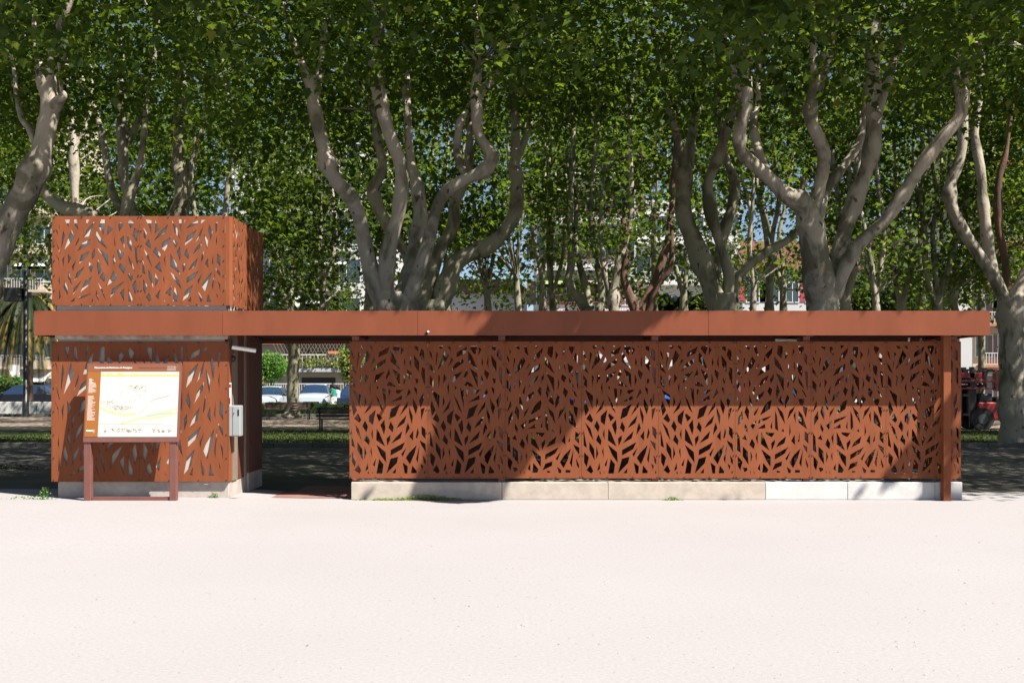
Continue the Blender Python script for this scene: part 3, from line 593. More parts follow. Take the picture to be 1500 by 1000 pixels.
class Tree:
    def __init__(s, label, base, bark='bark_pale', leafm='leaf', group=None):
        s.root = thing('plane_tree', label, 'tree', base, group=group); s.base = Vector(base); s.mb = MB(); s.bark = bark; s.tips = []; s.leaf = leafm; s.clumps = []
    def limb(s, pts, rad, n=10, ext=0, wob=.22):
        pts = [Vector(p) - s.base for p in pts]
        if ext:
            d = (pts[-1] - pts[-2]).normalized(); d = (d + Vector((0, 0, .5))).normalized()
            q = pts[-1] + d * ext * .5 + Vector((random.uniform(-.2, .2), random.uniform(-.3, .3), 0)); pts += [q, q + (d + Vector((random.uniform(-.4, .4), random.uniform(-.4, .4), .2))).normalized() * ext * .5]
            rad = list(rad) + [rad[-1] * .7, rad[-1] * .3]
        rad = list(rad)
        a, b = catmull(pts, rad); rb = random.Random(int(abs(pts[0].x) * 999)); nb = len(b)
        for _ in range(max(1, nb // 9)):
            c0 = rb.randrange(2, nb - 1) if nb > 4 else 0; am = rb.uniform(.10, .32)
            for q_ in range(nb): b[q_] *= 1 + am * math.exp(-((q_ - c0) / 1.3) ** 2)
        s.mb.tube(a, b, n + 2, wob=wob); s.tips += [a[-1], a[len(a) // 2 + len(a) // 4]]
    def finish(s, leafsize, shape, per, crad):
        # twigs reach towards the clumps of leaves
        if s.clumps:
            cl = s.clumps; rnd = random.Random(int(s.base.x * 100))
            for c in rnd.sample(cl, min(len(cl), 60)):
                c = Vector(c) - s.base; tp = min(s.tips, key=lambda q: (q - c).length)
                if (tp - c).length < 2.6 and c.z > tp.z - .3:
                    mid = (tp + c) / 2 + Vector((rnd.uniform(-.3, .3), rnd.uniform(-.3, .3), rnd.uniform(-.1, .4)))
                    s.mb.tube(*catmull([tp, mid, c], [.03, .02, .006], 4), n=5, cap=False)
        s.mb.build('trunk', s.bark, s.root)
        if s.clumps:
            C_ = np.array(s.clumps); n = len(C_) * per
            c = np.repeat(C_, per, 0) + rng.normal(0, 1, (n, 3)) * np.array([crad, crad, crad * .62])
            c = c[sunny_ok(c)]
            if len(c): mesh_np('crown', leaf_verts(c, leafsize, shape) - np.array(s.base), len(shape), s.leaf, s.root)
def T(label, px, pyb, Y, limbs, bark='bark_pale', group=None, leafm='leaf', ext=2.2, z0=None):
    b = Vector(((px - CX) * Y / FPX, Y, 0)); t = Tree(label, b, bark, leafm, group)
    for L in limbs:
        dy = L[0]; pts = L[1]; k = len(pts); ps = []; rs = []
        for i, (x, y, w) in enumerate(pts):
            yy = Y + dy * (i / max(k - 1, 1)) ** .8; ps.append(P(x, y, yy)); rs.append(w * yy / FPX / 2)
        t.limb(ps, rs, n=12 if rs[0] > .12 else 8, ext=0 if len(L) > 2 else (ext if pts[-1][1] < 200 else 0))
    return t
def trunk_to_ground(px, Y, top, w): return (0, [(px, HY + EYE * FPX / Y + 2, w * 1.25), (px, HY + EYE * FPX / Y - 25, w * 1.05), (px, 520, w), (px, (520 + top) / 2, w), (px, top, w)], 1)

trees = []
t1 = T('forked plane tree with four thick twisting limbs behind the roof, left of centre', 576, 0, 20, [
    trunk_to_ground(575, 20, 428, 46),
    (-.6, [(565, 445, 26), (551, 425, 26), (534, 359, 22), (522, 304, 21), (488, 258, 20), (472, 207, 19), (460, 156, 20), (457, 132, 18), (444, 97, 11), (426, 50, 9), (419, 20, 7)]), (.6, [(461, 145, 15), (471, 95, 11), (474, 50, 9), (478, 10, 7)]),
    (-.9, [(570, 440, 26), (566, 412, 24), (571, 359, 20), (585, 304, 19), (587, 244, 21), (566, 184, 18), (552, 120, 18), (548, 92, 15), (555, 46, 13), (564, 0, 9)]),
    (1.2, [(585, 440, 28), (597, 410, 26), (610, 359, 26), (615, 322, 24), (612, 276, 20), (601, 230, 14), (596, 150, 10)]),
    (-.4, [(590, 445, 24), (603, 425, 22), (626, 359, 19), (644, 294, 18), (672, 267, 18), (710, 250, 19), (720, 228, 19), (702, 198, 15), (698, 156, 18), (697, 128, 17), (702, 83, 9), (697, 40, 7)]), (.5, [(700, 140, 14), (718, 118, 12), (736, 83, 10), (755, 64, 7), (778, 41, 5)]),
    (.6, [(690, 262, 12), (676, 246, 12), (669, 216, 12), (674, 180, 12), (684, 162, 5)], 1)])
t2 = T('plane tree with a long limb curving right, behind the four-limbed forked tree', 628, 0, 24, [
    trunk_to_ground(628, 24, 440, 48),
    (.4, [(634, 450, 30), (646, 440, 26), (668, 384, 22), (718, 359, 20), (750, 322, 20), (758, 271, 20), (753, 239, 17), (766, 212, 10), (778, 175, 8), (780, 138, 7)]),
    (.5, [(755, 245, 14), (755, 207, 14), (754, 161, 12), (750, 133, 9)]),
    (.8, [(622, 445, 26), (627, 414, 22), (644, 368, 18), (663, 331, 17), (667, 294, 14), (684, 258, 12), (688, 198, 10), (690, 156, 9)]),
    (-.5, [(615, 440, 20), (598, 380, 15), (575, 342, 14), (553, 303, 18), (548, 276, 19), (561, 244, 12), (552, 198, 10), (548, 152, 9)])], 'bark_olive')
t3 = T('big pale plane tree with limbs spreading in a wide bowl, right half', 1206, 0, 20, [
    trunk_to_ground(1206, 20, 420, 47),
    (-1.0, [(1204, 440, 44), (1197, 396, 40), (1190, 350, 39), (1184, 318, 35), (1176, 298, 28), (1150, 284, 21), (1119, 253, 21), (1087, 224, 20), (1084, 193, 16), (1094, 147, 18), (1094, 101, 14), (1096, 55, 11), (1098, 20, 8)]),
    (-1.3, [(1093, 160, 12), (1079, 120, 9), (1064, 69, 8), (1055, 28, 6)]),
    (.9, [(1122, 254, 14), (1110, 216, 12), (1103, 184, 10), (1110, 152, 8), (1112, 100, 7)]),
    (-.3, [(1191, 345, 26), (1192, 305, 24), (1202, 268, 18), (1207, 225, 20), (1191, 184, 18), (1188, 156, 18), (1195, 124, 18), (1191, 92, 9), (1192, 37, 7)]), (-.4, [(1199, 130, 16), (1209, 92, 15), (1222, 37, 12), (1229, 9, 9)]),
    (.5, [(1212, 430, 26), (1220, 396, 22), (1234, 350, 22), (1252, 294, 23), (1275, 230, 23), (1281, 175, 25), (1279, 129, 20), (1280, 55, 19), (1287, 0, 17)]),
    (.9, [(1284, 170, 16), (1295, 138, 12), (1312, 83, 12), (1335, 32, 11), (1349, 0, 9)]),
    (-.7, [(1216, 436, 28), (1226, 414, 23), (1257, 359, 19), (1298, 322, 18), (1326, 281, 18), (1349, 244, 17), (1381, 202, 18), (1406, 168, 20), (1410, 140, 19), (1400, 110, 12), (1401, 55, 12), (1404, 18, 9)]), (-.5, [(1413, 140, 15), (1416, 101, 14), (1418, 46, 13), (1420, 5, 10)]),
    (1.5, [(1194, 335, 20), (1204, 296, 15), (1213, 272, 14), (1234, 246, 12), (1262, 202, 12), (1268, 140, 8)])])
t4 = T('plane tree with a broad S-shaped limb, left neighbour of the wide bowl-shaped tree', 1058, 0, 25, [
    trunk_to_ground(1058, 25, 430, 40),
    (-.4, [(1052, 445, 34), (1044, 428, 28), (1021, 363, 24), (1001, 312, 24), (1003, 262, 23), (1001, 232, 17), (987, 184, 11), (975, 133, 10), (966, 92, 8)]), (.4, [(1009, 245, 16), (1014, 193, 14), (1026, 138, 12), (1037, 83, 11), (1044, 28, 10)]),
    (-.8, [(1066, 440, 20), (1067, 395, 15), (1049, 340, 15), (1037, 276, 14), (1053, 225, 15), (1067, 184, 14), (1079, 133, 13), (1084, 80, 9)]),
    (.6, [(1048, 430, 14), (1049, 400, 12), (1058, 349, 12), (1072, 303, 14), (1076, 267, 14), (1063, 230, 11), (1052, 170, 9), (1050, 110, 8)]),
    (.9, [(1072, 440, 20), (1082, 405, 14), (1118, 372, 12), (1150, 354, 11), (1172, 328, 9), (1176, 260, 7)], 1)], 'bark_olive')
t6 = T('thick pale plane trunk leaning in at the left edge of the picture', -60, 0, 18, [
    (0, [(-60, 703, 80), (-58, 640, 66), (-55, 560, 60), (-42, 470, 55), (-18, 390, 48), (16, 317, 40), (40, 274, 36), (60, 224, 31), (68, 185, 27), (74, 158, 28), (68, 125, 26), (63, 106, 18), (54, 90, 9)], 1),
    (-.2, [(74, 165, 20), (84, 150, 17), (93, 140, 12), (90, 134, 6)], 1),
    (-.5, [(70, 125, 14), (73, 99, 10), (78, 63, 10), (89, 33, 9), (99, 13, 8)]), (.5, [(62, 250, 9), (46, 195, 8), (31, 172, 8), (23, 132, 6), (20, 99, 5)]),
    (.3, [(60, 130, 12), (56, 100, 9), (50, 40, 7), (52, 0, 6)])])
t7 = T('plane tree with a heavy limb sweeping left above the roof box', 170, 0, 23, [
    trunk_to_ground(170, 23, 350, 34),
    (-.3, [(168, 370, 28), (150, 335, 26), (125, 315, 24), (92, 304, 19), (68, 284, 16), (59, 262, 13), (66, 220, 9), (80, 170, 8)]),
    (.3, [(180, 360, 20), (186, 300, 14), (205, 240, 10), (212, 180, 8)])], 'bark_olive')
t8 = T('upright forked plane tree rising behind the left part of the roof box', 195, 0, 27, [
    trunk_to_ground(205, 27, 340, 22),
    (0, [(203, 345, 18), (197, 313, 12), (181, 264, 13), (180, 218, 17), (178, 165, 15), (176, 99, 12), (175, 33, 13), (176, 0, 12)]),
    (.4, [(182, 215, 12), (198, 188, 10), (214, 142, 8), (224, 99, 8), (228, 50, 8), (233, 13, 8)]),
    (.2, [(190, 330, 12), (168, 290, 12), (158, 250, 11), (150, 200, 9), (135, 150, 7)])], 'bark_olive')
t9 = T('stout plane tree with a short side fork behind the right part of the roof box', 262, 0, 26, [
    trunk_to_ground(256, 26, 330, 30),
    (0, [(256, 340, 28), (261, 313, 25), (267, 284, 22), (262, 238, 18), (261, 205, 15), (264, 152, 16), (267, 109, 11), (274, 26, 12), (276, 0, 10)]),
    (.3, [(272, 292, 12), (276, 270, 10), (281, 238, 9), (294, 198, 7), (300, 150, 5)])], 'bark_olive')
t10 = T('slim pale plane tree seen between the leaning trunk and the roof box', 112, 0, 30, [
    trunk_to_ground(114, 30, 330, 11),
    (0, [(114, 340, 11), (110, 290, 10), (107, 198, 9), (102, 155, 9), (96, 119, 8), (100, 60, 6)]),
    (.3, [(108, 220, 6), (128, 180, 5), (135, 130, 4)])])
t11 = T('low-forking plane tree in the gap between the roof box and the tree left of centre', 430, 0, 55, [
    (0, [(429, 615, 21), (429, 595, 17), (429, 550, 16.5), (431, 520, 17), (428, 480, 17), (423, 450, 19), (422, 440, 20)], 1),
    (0, [(421, 450, 16), (410, 400, 13), (400, 365, 10), (393, 335, 9), (398, 270, 7), (405, 200, 6)]),
    (.3, [(423, 445, 17), (427, 399, 12), (441, 380, 11), (447, 353, 10), (449, 300, 8), (446, 240, 7), (452, 180, 6)])], 'bark_olive')
t12 = T('thin plane trunk beside the low-forking tree, leaning from the right', 530, 0, 40, [
    (0, [(532, 630, 12), (528, 560, 10), (515, 510, 9), (488, 475, 9), (472, 445, 9)], 1), (0, [(472, 450, 9), (473, 410, 8), (468, 376, 7), (470, 339, 7), (468, 260, 6), (474, 180, 5)]), (.2, [(472, 420, 7), (487, 380, 6), (492, 330, 5), (486, 270, 4)], 1)])
t13 = T('pale plane tree rooted on the grass at the right edge with three sinuous limbs', 1484, 0, 28.6, [
    (0, [(1487, 653, 50), (1485, 625, 40), (1483, 590, 37), (1482, 520, 35), (1483, 470, 38), (1481, 442, 36)], 1),
    (-.5, [(1476, 450, 20), (1465, 428, 16), (1449, 396, 16), (1421, 354, 17), (1398, 313, 17), (1391, 276, 17), (1407, 230, 13), (1412, 175, 12), (1416, 100, 9)]),
    (.4, [(1472, 440, 16), (1453, 390, 16), (1442, 317, 18), (1437, 258, 13), (1428, 198, 11), (1433, 161, 10), (1438, 92, 9), (1440, 20, 8)]),
    (.2, [(1488, 450, 34), (1497, 420, 26), (1515, 380, 22), (1535, 300, 18), (1530, 200, 14)])])
t14 = T('thin reddish-brown crooked tree beside the limbs of the right-edge plane tree', 1489, 0, 29.4, [
    (0, [(1489, 650, 12), (1487, 540, 11), (1478, 470, 10), (1468, 440, 10), (1474, 396, 11), (1463, 331, 10), (1463, 267, 10), (1474, 221, 6), (1483, 152, 5), (1497, 92, 4)])], 'bark_brown')
def stem(Y, pts, dy=0): return (dy, pts)
t15 = T('many-stemmed slender tree with a kinked pale stem, right of centre', 858, 0, 34, [
    trunk_to_ground(868, 34, 450, 16),
    (0, [(868, 460, 14), (856, 448, 12), (834, 414, 13), (837, 381, 11), (835, 322, 9), (837, 257, 8), (840, 190, 6)]),
    (.5, [(866, 455, 12), (858, 420, 9), (843, 360, 8), (845, 300, 7)], 1),
    (.3, [(870, 460, 12), (882, 436, 10), (874, 382, 9), (867, 331, 8), (869, 257, 8), (874, 184, 7), (873, 101, 5)])], 'bark_olive')
t16 = T('tall thin pale stem running almost to the top of the picture, right of centre', 905, 0, 33, [
    trunk_to_ground(900, 33, 450, 16),
    (0, [(899, 460, 15), (899, 435, 13), (906, 386, 11), (922, 340, 10), (924, 276, 9), (922, 207, 8), (925, 147, 7), (934, 55, 6), (936, 0, 5)]),
    (.4, [(899, 445, 10), (886, 400, 8), (880, 330, 6), (884, 260, 5)])])
t17 = T('leaning brown-barked tree crossing in front of the white arcade building', 938, 0, 33, [
    trunk_to_ground(935, 33, 455, 16),
    (0, [(933, 460, 16), (914, 408, 11), (918, 368, 9), (912, 320, 7)], 1), (.2, [(936, 460, 15), (948, 435, 13), (964, 400, 11), (980, 340, 9), (987, 257, 7), (990, 180, 5)]),
    (-.4, [(950, 455, 12), (962, 420, 9), (982, 390, 8), (984, 330, 6)], 1)], 'bark_brown')
# background trees
BG = [(-40, 33, 'plane tree in the second row beyond the left edge trunk', 14), (312, 33, 'slim plane tree between the roof box and the low-forking tree', 12), (540, 38, 'straight plane trunk glimpsed between the two big limbs left of centre', 12),
      (655, 41, 'pale straight stem seen through the crown left of centre', 9), (716, 36, 'thin upright tree in the gap right of the long curving limb', 8), (1000, 42, 'dark thin tree behind the S-shaped limb', 10), (1127, 36, 'narrow trunk between the S-shaped limb and the bowl-shaped tree', 12),
      (1146, 43, 'thin far trunk just left of the bowl-shaped tree', 9), (1242, 35, 'straight trunk seen inside the bowl of the wide-spreading tree', 13), (1318, 37, 'curved pale trunk low down right of the wide-spreading tree', 11), (1352, 44, 'thin dark trunk under the long right-hand limb', 8),
      (1378, 34, 'upright dark trunk left of the right-edge plane tree', 11), (1436, 42, 'far slender trunk behind the right-edge plane tree', 9), (1560, 35, 'second-row plane tree whose crown fills the upper right corner', 14),
      (90, 46, 'far plane tree whose crown shows left of the roof box', 10), (795, 47, 'far plane tree standing in front of the balcony block corner', 10), (600, 50, 'far plane tree beyond the low tiled house', 10), (1200, 50, 'far plane tree in front of the pink low building', 10), (330, 50, 'far plane tree in front of the white end wall', 10),
      (760, 33, 'slender pale stem at the left of the sky gap', 8), (812, 38, 'slender stem in front of the pink and green awnings', 8), (960, 39, 'slender pale stem behind the leaning brown tree', 8), (1100, 33, 'slender pale stem right of the S-shaped limb', 8), (1285, 33, 'slender pale stem crossing the long right-hand limb', 9), (1400, 36, 'slender stem left of the sinuous right-edge limbs', 8)]
bgt = []
for (px, Y, lab, w) in BG:
    r_ = random.Random(px); x = px; lean = r_.uniform(-25, 25) * 30 / Y
    f = 455 - r_.uniform(0, 60) * 30 / Y
    ls = [(0, [(px, HY + EYE * FPX / Y + 2, w * 1.4), (px + 2, 520, w * 1.1), (px + lean * .2, f, w)], 1)]
    for k_ in range(r_.choice((2, 3))):
        pts = [(px + lean * .2, f + 8, w * .8)]; xx = px + lean * .2; yy = f; d = (k_ - .8) * r_.uniform(9, 19) * 30 / Y; ww = w * .8
        while yy > 40:
            yy -= 55 * 32 / Y; xx += d + r_.uniform(-11, 11) * 30 / Y; d *= .6; ww *= .87; pts.append((xx, yy, max(ww, 3)))
        ls.append((r_.uniform(-1, 1), pts))
    bgt.append(T(lab, px, 0, Y, ls, r_.choice(('bark_olive', 'bark_pale', 'bark_olive'))))

# canopy: clumps of leaves handed to the nearest tree
def clumps(n, xr, yr, zr, keep, zbias=None):
    out = []
    r_ = random.Random(n)
    while len(out) < n:
        p = Vector((r_.uniform(*xr), r_.uniform(*yr), r_.uniform(*zr)))
        if keep(p, r_): out.append(p)
    return out
def frame(p): return CX + p.x * FPX / p.y, HY - (p.z - EYE) * FPX / p.y
def assign(cl, ts):
    for c in cl:
        t = min(ts, key=lambda q: (q.base.x - c.x) ** 2 + (q.base.y - c.y) ** 2); t.clumps.append(tuple(c))
def keepA(p, r_):
    u, v = frame(p); nz = noise.noise(p * .55)
    lo = 95 + 60 * noise.noise(Vector((u * .006, 2, 0))) + (55 if 280 < u < 470 else 0) + (30 if 740 < u < 860 else 0)
    if v > lo + 20: return False
    return nz > -.16 - (.3 if p.z > 7.5 else 0)
def keepB(p, r_):
    u, v = frame(p); lo = 170 + 60 * noise.noise(Vector((u * .008, 5, 0))) + (70 if 270 < u < 440 else 0)
    return v < lo and noise.noise(p * .5 + Vector((9, 0, 0))) > -.12
def keepC(p, r_):
    u, v = frame(p); lo = 370 + 75 * noise.noise(Vector((u * .011, 8, 0))) + (40 if u > 1330 or 380 < u < 480 else 0)
    if v > lo or (755 < u < 792 and v > 300) or (u < 75 and v > 395): return False
    return noise.noise(p * .5 + Vector((0, 19, 0))) > .10 - (.25 if p.z > 9.5 else 0)
def keepD(p, r_):
    u, v = frame(p); lo = 450 + 55 * noise.noise(Vector((u * .013, 12, 0))) + (25 if 400 < u < 520 or 1250 < u < 1400 else 0)
    if v > lo or (755 < u < 790 and v > 330) or (u < 75 and v > 395) or (515 < u < 545 and v > 380): return False
    th = .09 if v < 300 else .06
    return noise.noise(p * .45 + Vector((3, 0, 31))) > th - (.2 if p.z > 10 else 0)
assign(clumps(1350, (-13, 21), (11.6, 21.5), (6.0, 11.0), keepA), [t1, t3, t6, t7])
def keepT(p, r_): u, v = frame(p); return v < 20 and noise.noise(p * .6) > -.35  # crown leaves mostly above the view, added to shade the foliage below
assign(clumps(700, (-13, 22), (13, 22), (8.2, 12.0), keepT), [t1, t3, t6, t7])
assign(clumps(330, (-16, 22), (22, 26), (9.0, 11.5), keepT), [t2, t4, t8, t9, t7, t13])
assign(clumps(650, (-15, 21), (21.5, 26), (6.6, 11.0), keepB), [t2, t4, t8, t9, t7, t13, t14])
mid = [t10, t12, t15, t16, t17] + [t for t in bgt if t.base.y < 40]
far = [t11] + [t for t in bgt if t.base.y >= 40]
assign(clumps(1250, (-21, 23), (31.5, 37.5), (4.6, 12.5), keepC), mid)
assign(clumps(1600, (-30, 32), (39, 56), (4.2, 14.5), keepD), far + [t12])
# the low sprays that hang in front of the pavilion and throw the leafy shade on the screens
r_ = random.Random(2); spr = []
while len(spr) < 210:
    k_ = r_.random(); mk, yp = (r_.choice(FMASK), YF) if k_ < .32 else (PMASK[0], YP) if k_ < .82 else (PMASK[1], YP)
    xh = r_.uniform(-2, 6.2); zh = r_.uniform(-.1, 2.7)
    if inpoly(np.array([xh]), np.array([zh]), mk)[0]:
        t = r_.uniform(5.4, 7.4) - max(zh - 1, 0) * .3; spr.append(Vector((xh + sx_ * t, yp - sy_ * t, zh + t)))
assign(spr, [t1, t3])
for t in (t1, t3, t6, t7): t.finish(.145, LEAF9, 62, .42)
for t in (t2, t4, t8, t9, t13, t14): t.finish(.155, LEAF9, 70, .50)
for t in mid: t.finish(.175, LEAF9, 72, .55)
for t in far:
    if t is not t12: t.finish(.215, LEAF7, 68, .7)

# ------------------------------------------------------------------ palms, bushes, hedge
def leafcloud(n, c, r, size, m, name, par, shape=LEAF7, shell=.6, jit=.25):
    d = rng.normal(0, 1, (n, 3)); d /= np.linalg.norm(d, axis=1)[:, None]
    rad = shell + (1 - shell) * rng.uniform(0, 1, n)
    k = np.array([1 + jit * noise.noise(Vector(q) * 2.2) for q in d])
    p = d * (rad * k)[:, None] * np.array(r) + np.array(c)
    return mesh_np(name, leaf_verts(p, size, shape), len(shape), m, par)
def frond(mb, base, az, length, rise, droop, mi=0, w=.46, n=14):
    pts = []
    for i in range(n + 1):
        t = i / n; pts.append(Vector((cos(az) * length * t * (1 - .2 * t), sin(az) * length * t * (1 - .2 * t), rise * t - droop * t * t)) + Vector(base))
    mb.tube(pts, [.03 * (1 - i / (n + 1)) + .004 for i in range(n + 1)], 4, mi, cap=False)
    sd = Vector((-sin(az), cos(az), 0))
    for i in range(1, n + 1):
        for sgn in (-1, 1):
            for h_ in (0, .25, .5, .75):
                q = pts[i - 1].lerp(pts[i], h_); d = (pts[i] - pts[i - 1]).normalized()
                L = w * (1.25 - .9 * abs(i / n - .4)); e = q + (sd * sgn * .75 + d * .7 + Vector((0, 0, -.75))).normalized() * L
                mb.add([q - d * .045, q + d * .045, e], [(0, 1, 2)], mi)
def palm(label, px, py, Y, trunk_r, L, nf, dry=.3, up=1.0, down=1.2):
    c = P(px, py, Y); root = thing('palm_tree', label, 'palm', (c.x, c.y, 0)); tm = MB()
    tm.tube([(0, 0, 0), (.05, 0, c.z * .5), (0, 0, c.z)], [trunk_r * 1.2, trunk_r, trunk_r * 1.15], 12, wob=.3); tm.build('trunk', 'bark_brown', root)
    r_ = random.Random(px); cr = MB()
    for i in range(nf):
        az = i * 2.399; lay = i / nf
        frond(cr, (0, 0, c.z), az, L * r_.uniform(.8, 1.1), up * (1 - 1.3 * lay) * r_.uniform(.7, 1.2), down * (.7 + .9 * lay), 1 if r_.random() < dry * lay * 2 else 0)
    cr.build('crown', ['palm_leaf', 'palm_dry'], root); return root
palm('drooping palm with yellowing fronds hanging behind the black lamp post', 42, 436, 62, .20, 2.7, 110, .35, 1.2, 3.2)
palm('dark palm head just above the roof edge right of centre', 992, 452, 48, .25, 2.2, 40, .05, 1.9, 1.2)
def bush(label, px, py, Y, r, n, size, m, stem=True, cat='bush', name='round_bush', core=True):
    c = P(px, py, Y); root = thing(name, label, cat, (c.x, c.y, 0))
    if stem:
        s_ = MB()
        for a_ in range(4): s_.tube([(0, 0, 0), (.08 * cos(a_ * 1.6), .08 * sin(a_ * 1.6), c.z * .5), (r[0] * .4 * cos(a_ * 1.6), r[1] * .4 * sin(a_ * 1.6), c.z)], [.05, .04, .02], 6)
        s_.build('trunk', 'bark_brown', root)
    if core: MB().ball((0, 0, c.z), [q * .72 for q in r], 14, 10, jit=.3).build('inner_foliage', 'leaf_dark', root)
    leafcloud(n, (0, 0, c.z), r, size, m, 'foliage', root); return root
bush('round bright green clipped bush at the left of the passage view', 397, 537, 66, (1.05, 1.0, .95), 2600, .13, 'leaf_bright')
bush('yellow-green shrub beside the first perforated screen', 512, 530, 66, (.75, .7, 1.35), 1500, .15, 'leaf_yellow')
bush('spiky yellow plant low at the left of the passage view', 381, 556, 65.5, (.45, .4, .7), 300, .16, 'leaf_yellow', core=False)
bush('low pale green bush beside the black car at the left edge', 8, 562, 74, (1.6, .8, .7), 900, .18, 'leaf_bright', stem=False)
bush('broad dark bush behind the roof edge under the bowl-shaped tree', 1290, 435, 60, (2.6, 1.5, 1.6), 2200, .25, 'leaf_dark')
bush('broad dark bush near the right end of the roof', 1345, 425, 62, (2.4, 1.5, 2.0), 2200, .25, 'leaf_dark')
bush('bright green shrub on the first-floor terrace left of centre', 443, 417, 88.4, (1.5, .6, .5), 800, .2, 'leaf_yellow', stem=False, core=False)
# low hedge in front of the cars
hd = thing('hedge', 'low dark clipped hedge in front of the parked cars', 'hedge', (0, 60.3, 0))
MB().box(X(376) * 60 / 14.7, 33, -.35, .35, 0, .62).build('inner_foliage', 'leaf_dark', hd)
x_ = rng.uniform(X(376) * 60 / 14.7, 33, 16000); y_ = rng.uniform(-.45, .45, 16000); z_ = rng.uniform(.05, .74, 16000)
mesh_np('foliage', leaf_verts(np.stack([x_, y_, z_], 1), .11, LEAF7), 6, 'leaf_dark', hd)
# low concrete wall at the left
lw = MB(); xw = -34.
while xw < -13.0: lw.box(xw, min(xw + 1.95, -13.0), 60, 60.3, 0, .74); xw += 1.97
tag(lw.build('low_wall', 'concrete_white', bevel=.02), 'low pale concrete wall at the left in front of the black car', 'wall')

# ------------------------------------------------------------------ benches
def bench(label, px0, px1, pyb, facing=1):
    Y = EYE * FPX / (pyb - HY); xa, xb = (px0 - CX) * Y / FPX, (px1 - CX) * Y / FPX; L = xb - xa
    root = thing('park_bench', label, 'bench', ((xa + xb) / 2, Y, 0), group='benches on the gravel path')
    s_ = MB(); b_ = MB()
    for k_ in range(4): s_.box(-L / 2, L / 2, -.22 + k_ * .12, -.12 + k_ * .12, .42, .455)
    s_.build('seat', 'wood_bench', root, bevel=.005)
    yb = .26 * facing
    for k_ in range(3): b_.box(-L / 2, L / 2, yb + .01 * k_ - .015, yb + .01 * k_ + .015, .50 + k_ * .12, .60 + k_ * .12)
    b_.build('backrest', 'wood_bench', root, bevel=.005)
    for sx in (-1, 1):
        for yy in (-.2, .2):
            MB().bar((sx * (L / 2 - .12), yy, 0), (sx * (L / 2 - .12), yy, .42), .05, .05).build('leg', 'iron', root)
        MB().bar((sx * (L / 2 - .12), .22 * facing, .40), (sx * (L / 2 - .12), .29 * facing, .84), .05, .05).build('back_support', 'iron', root)
    return root
bench('slatted brown bench standing before the plane trunk on the path', 389, 456, 615, -1)
bench('black bench nearest the pavilion, partly hidden by the first screen', 465, 548, 632, -1)

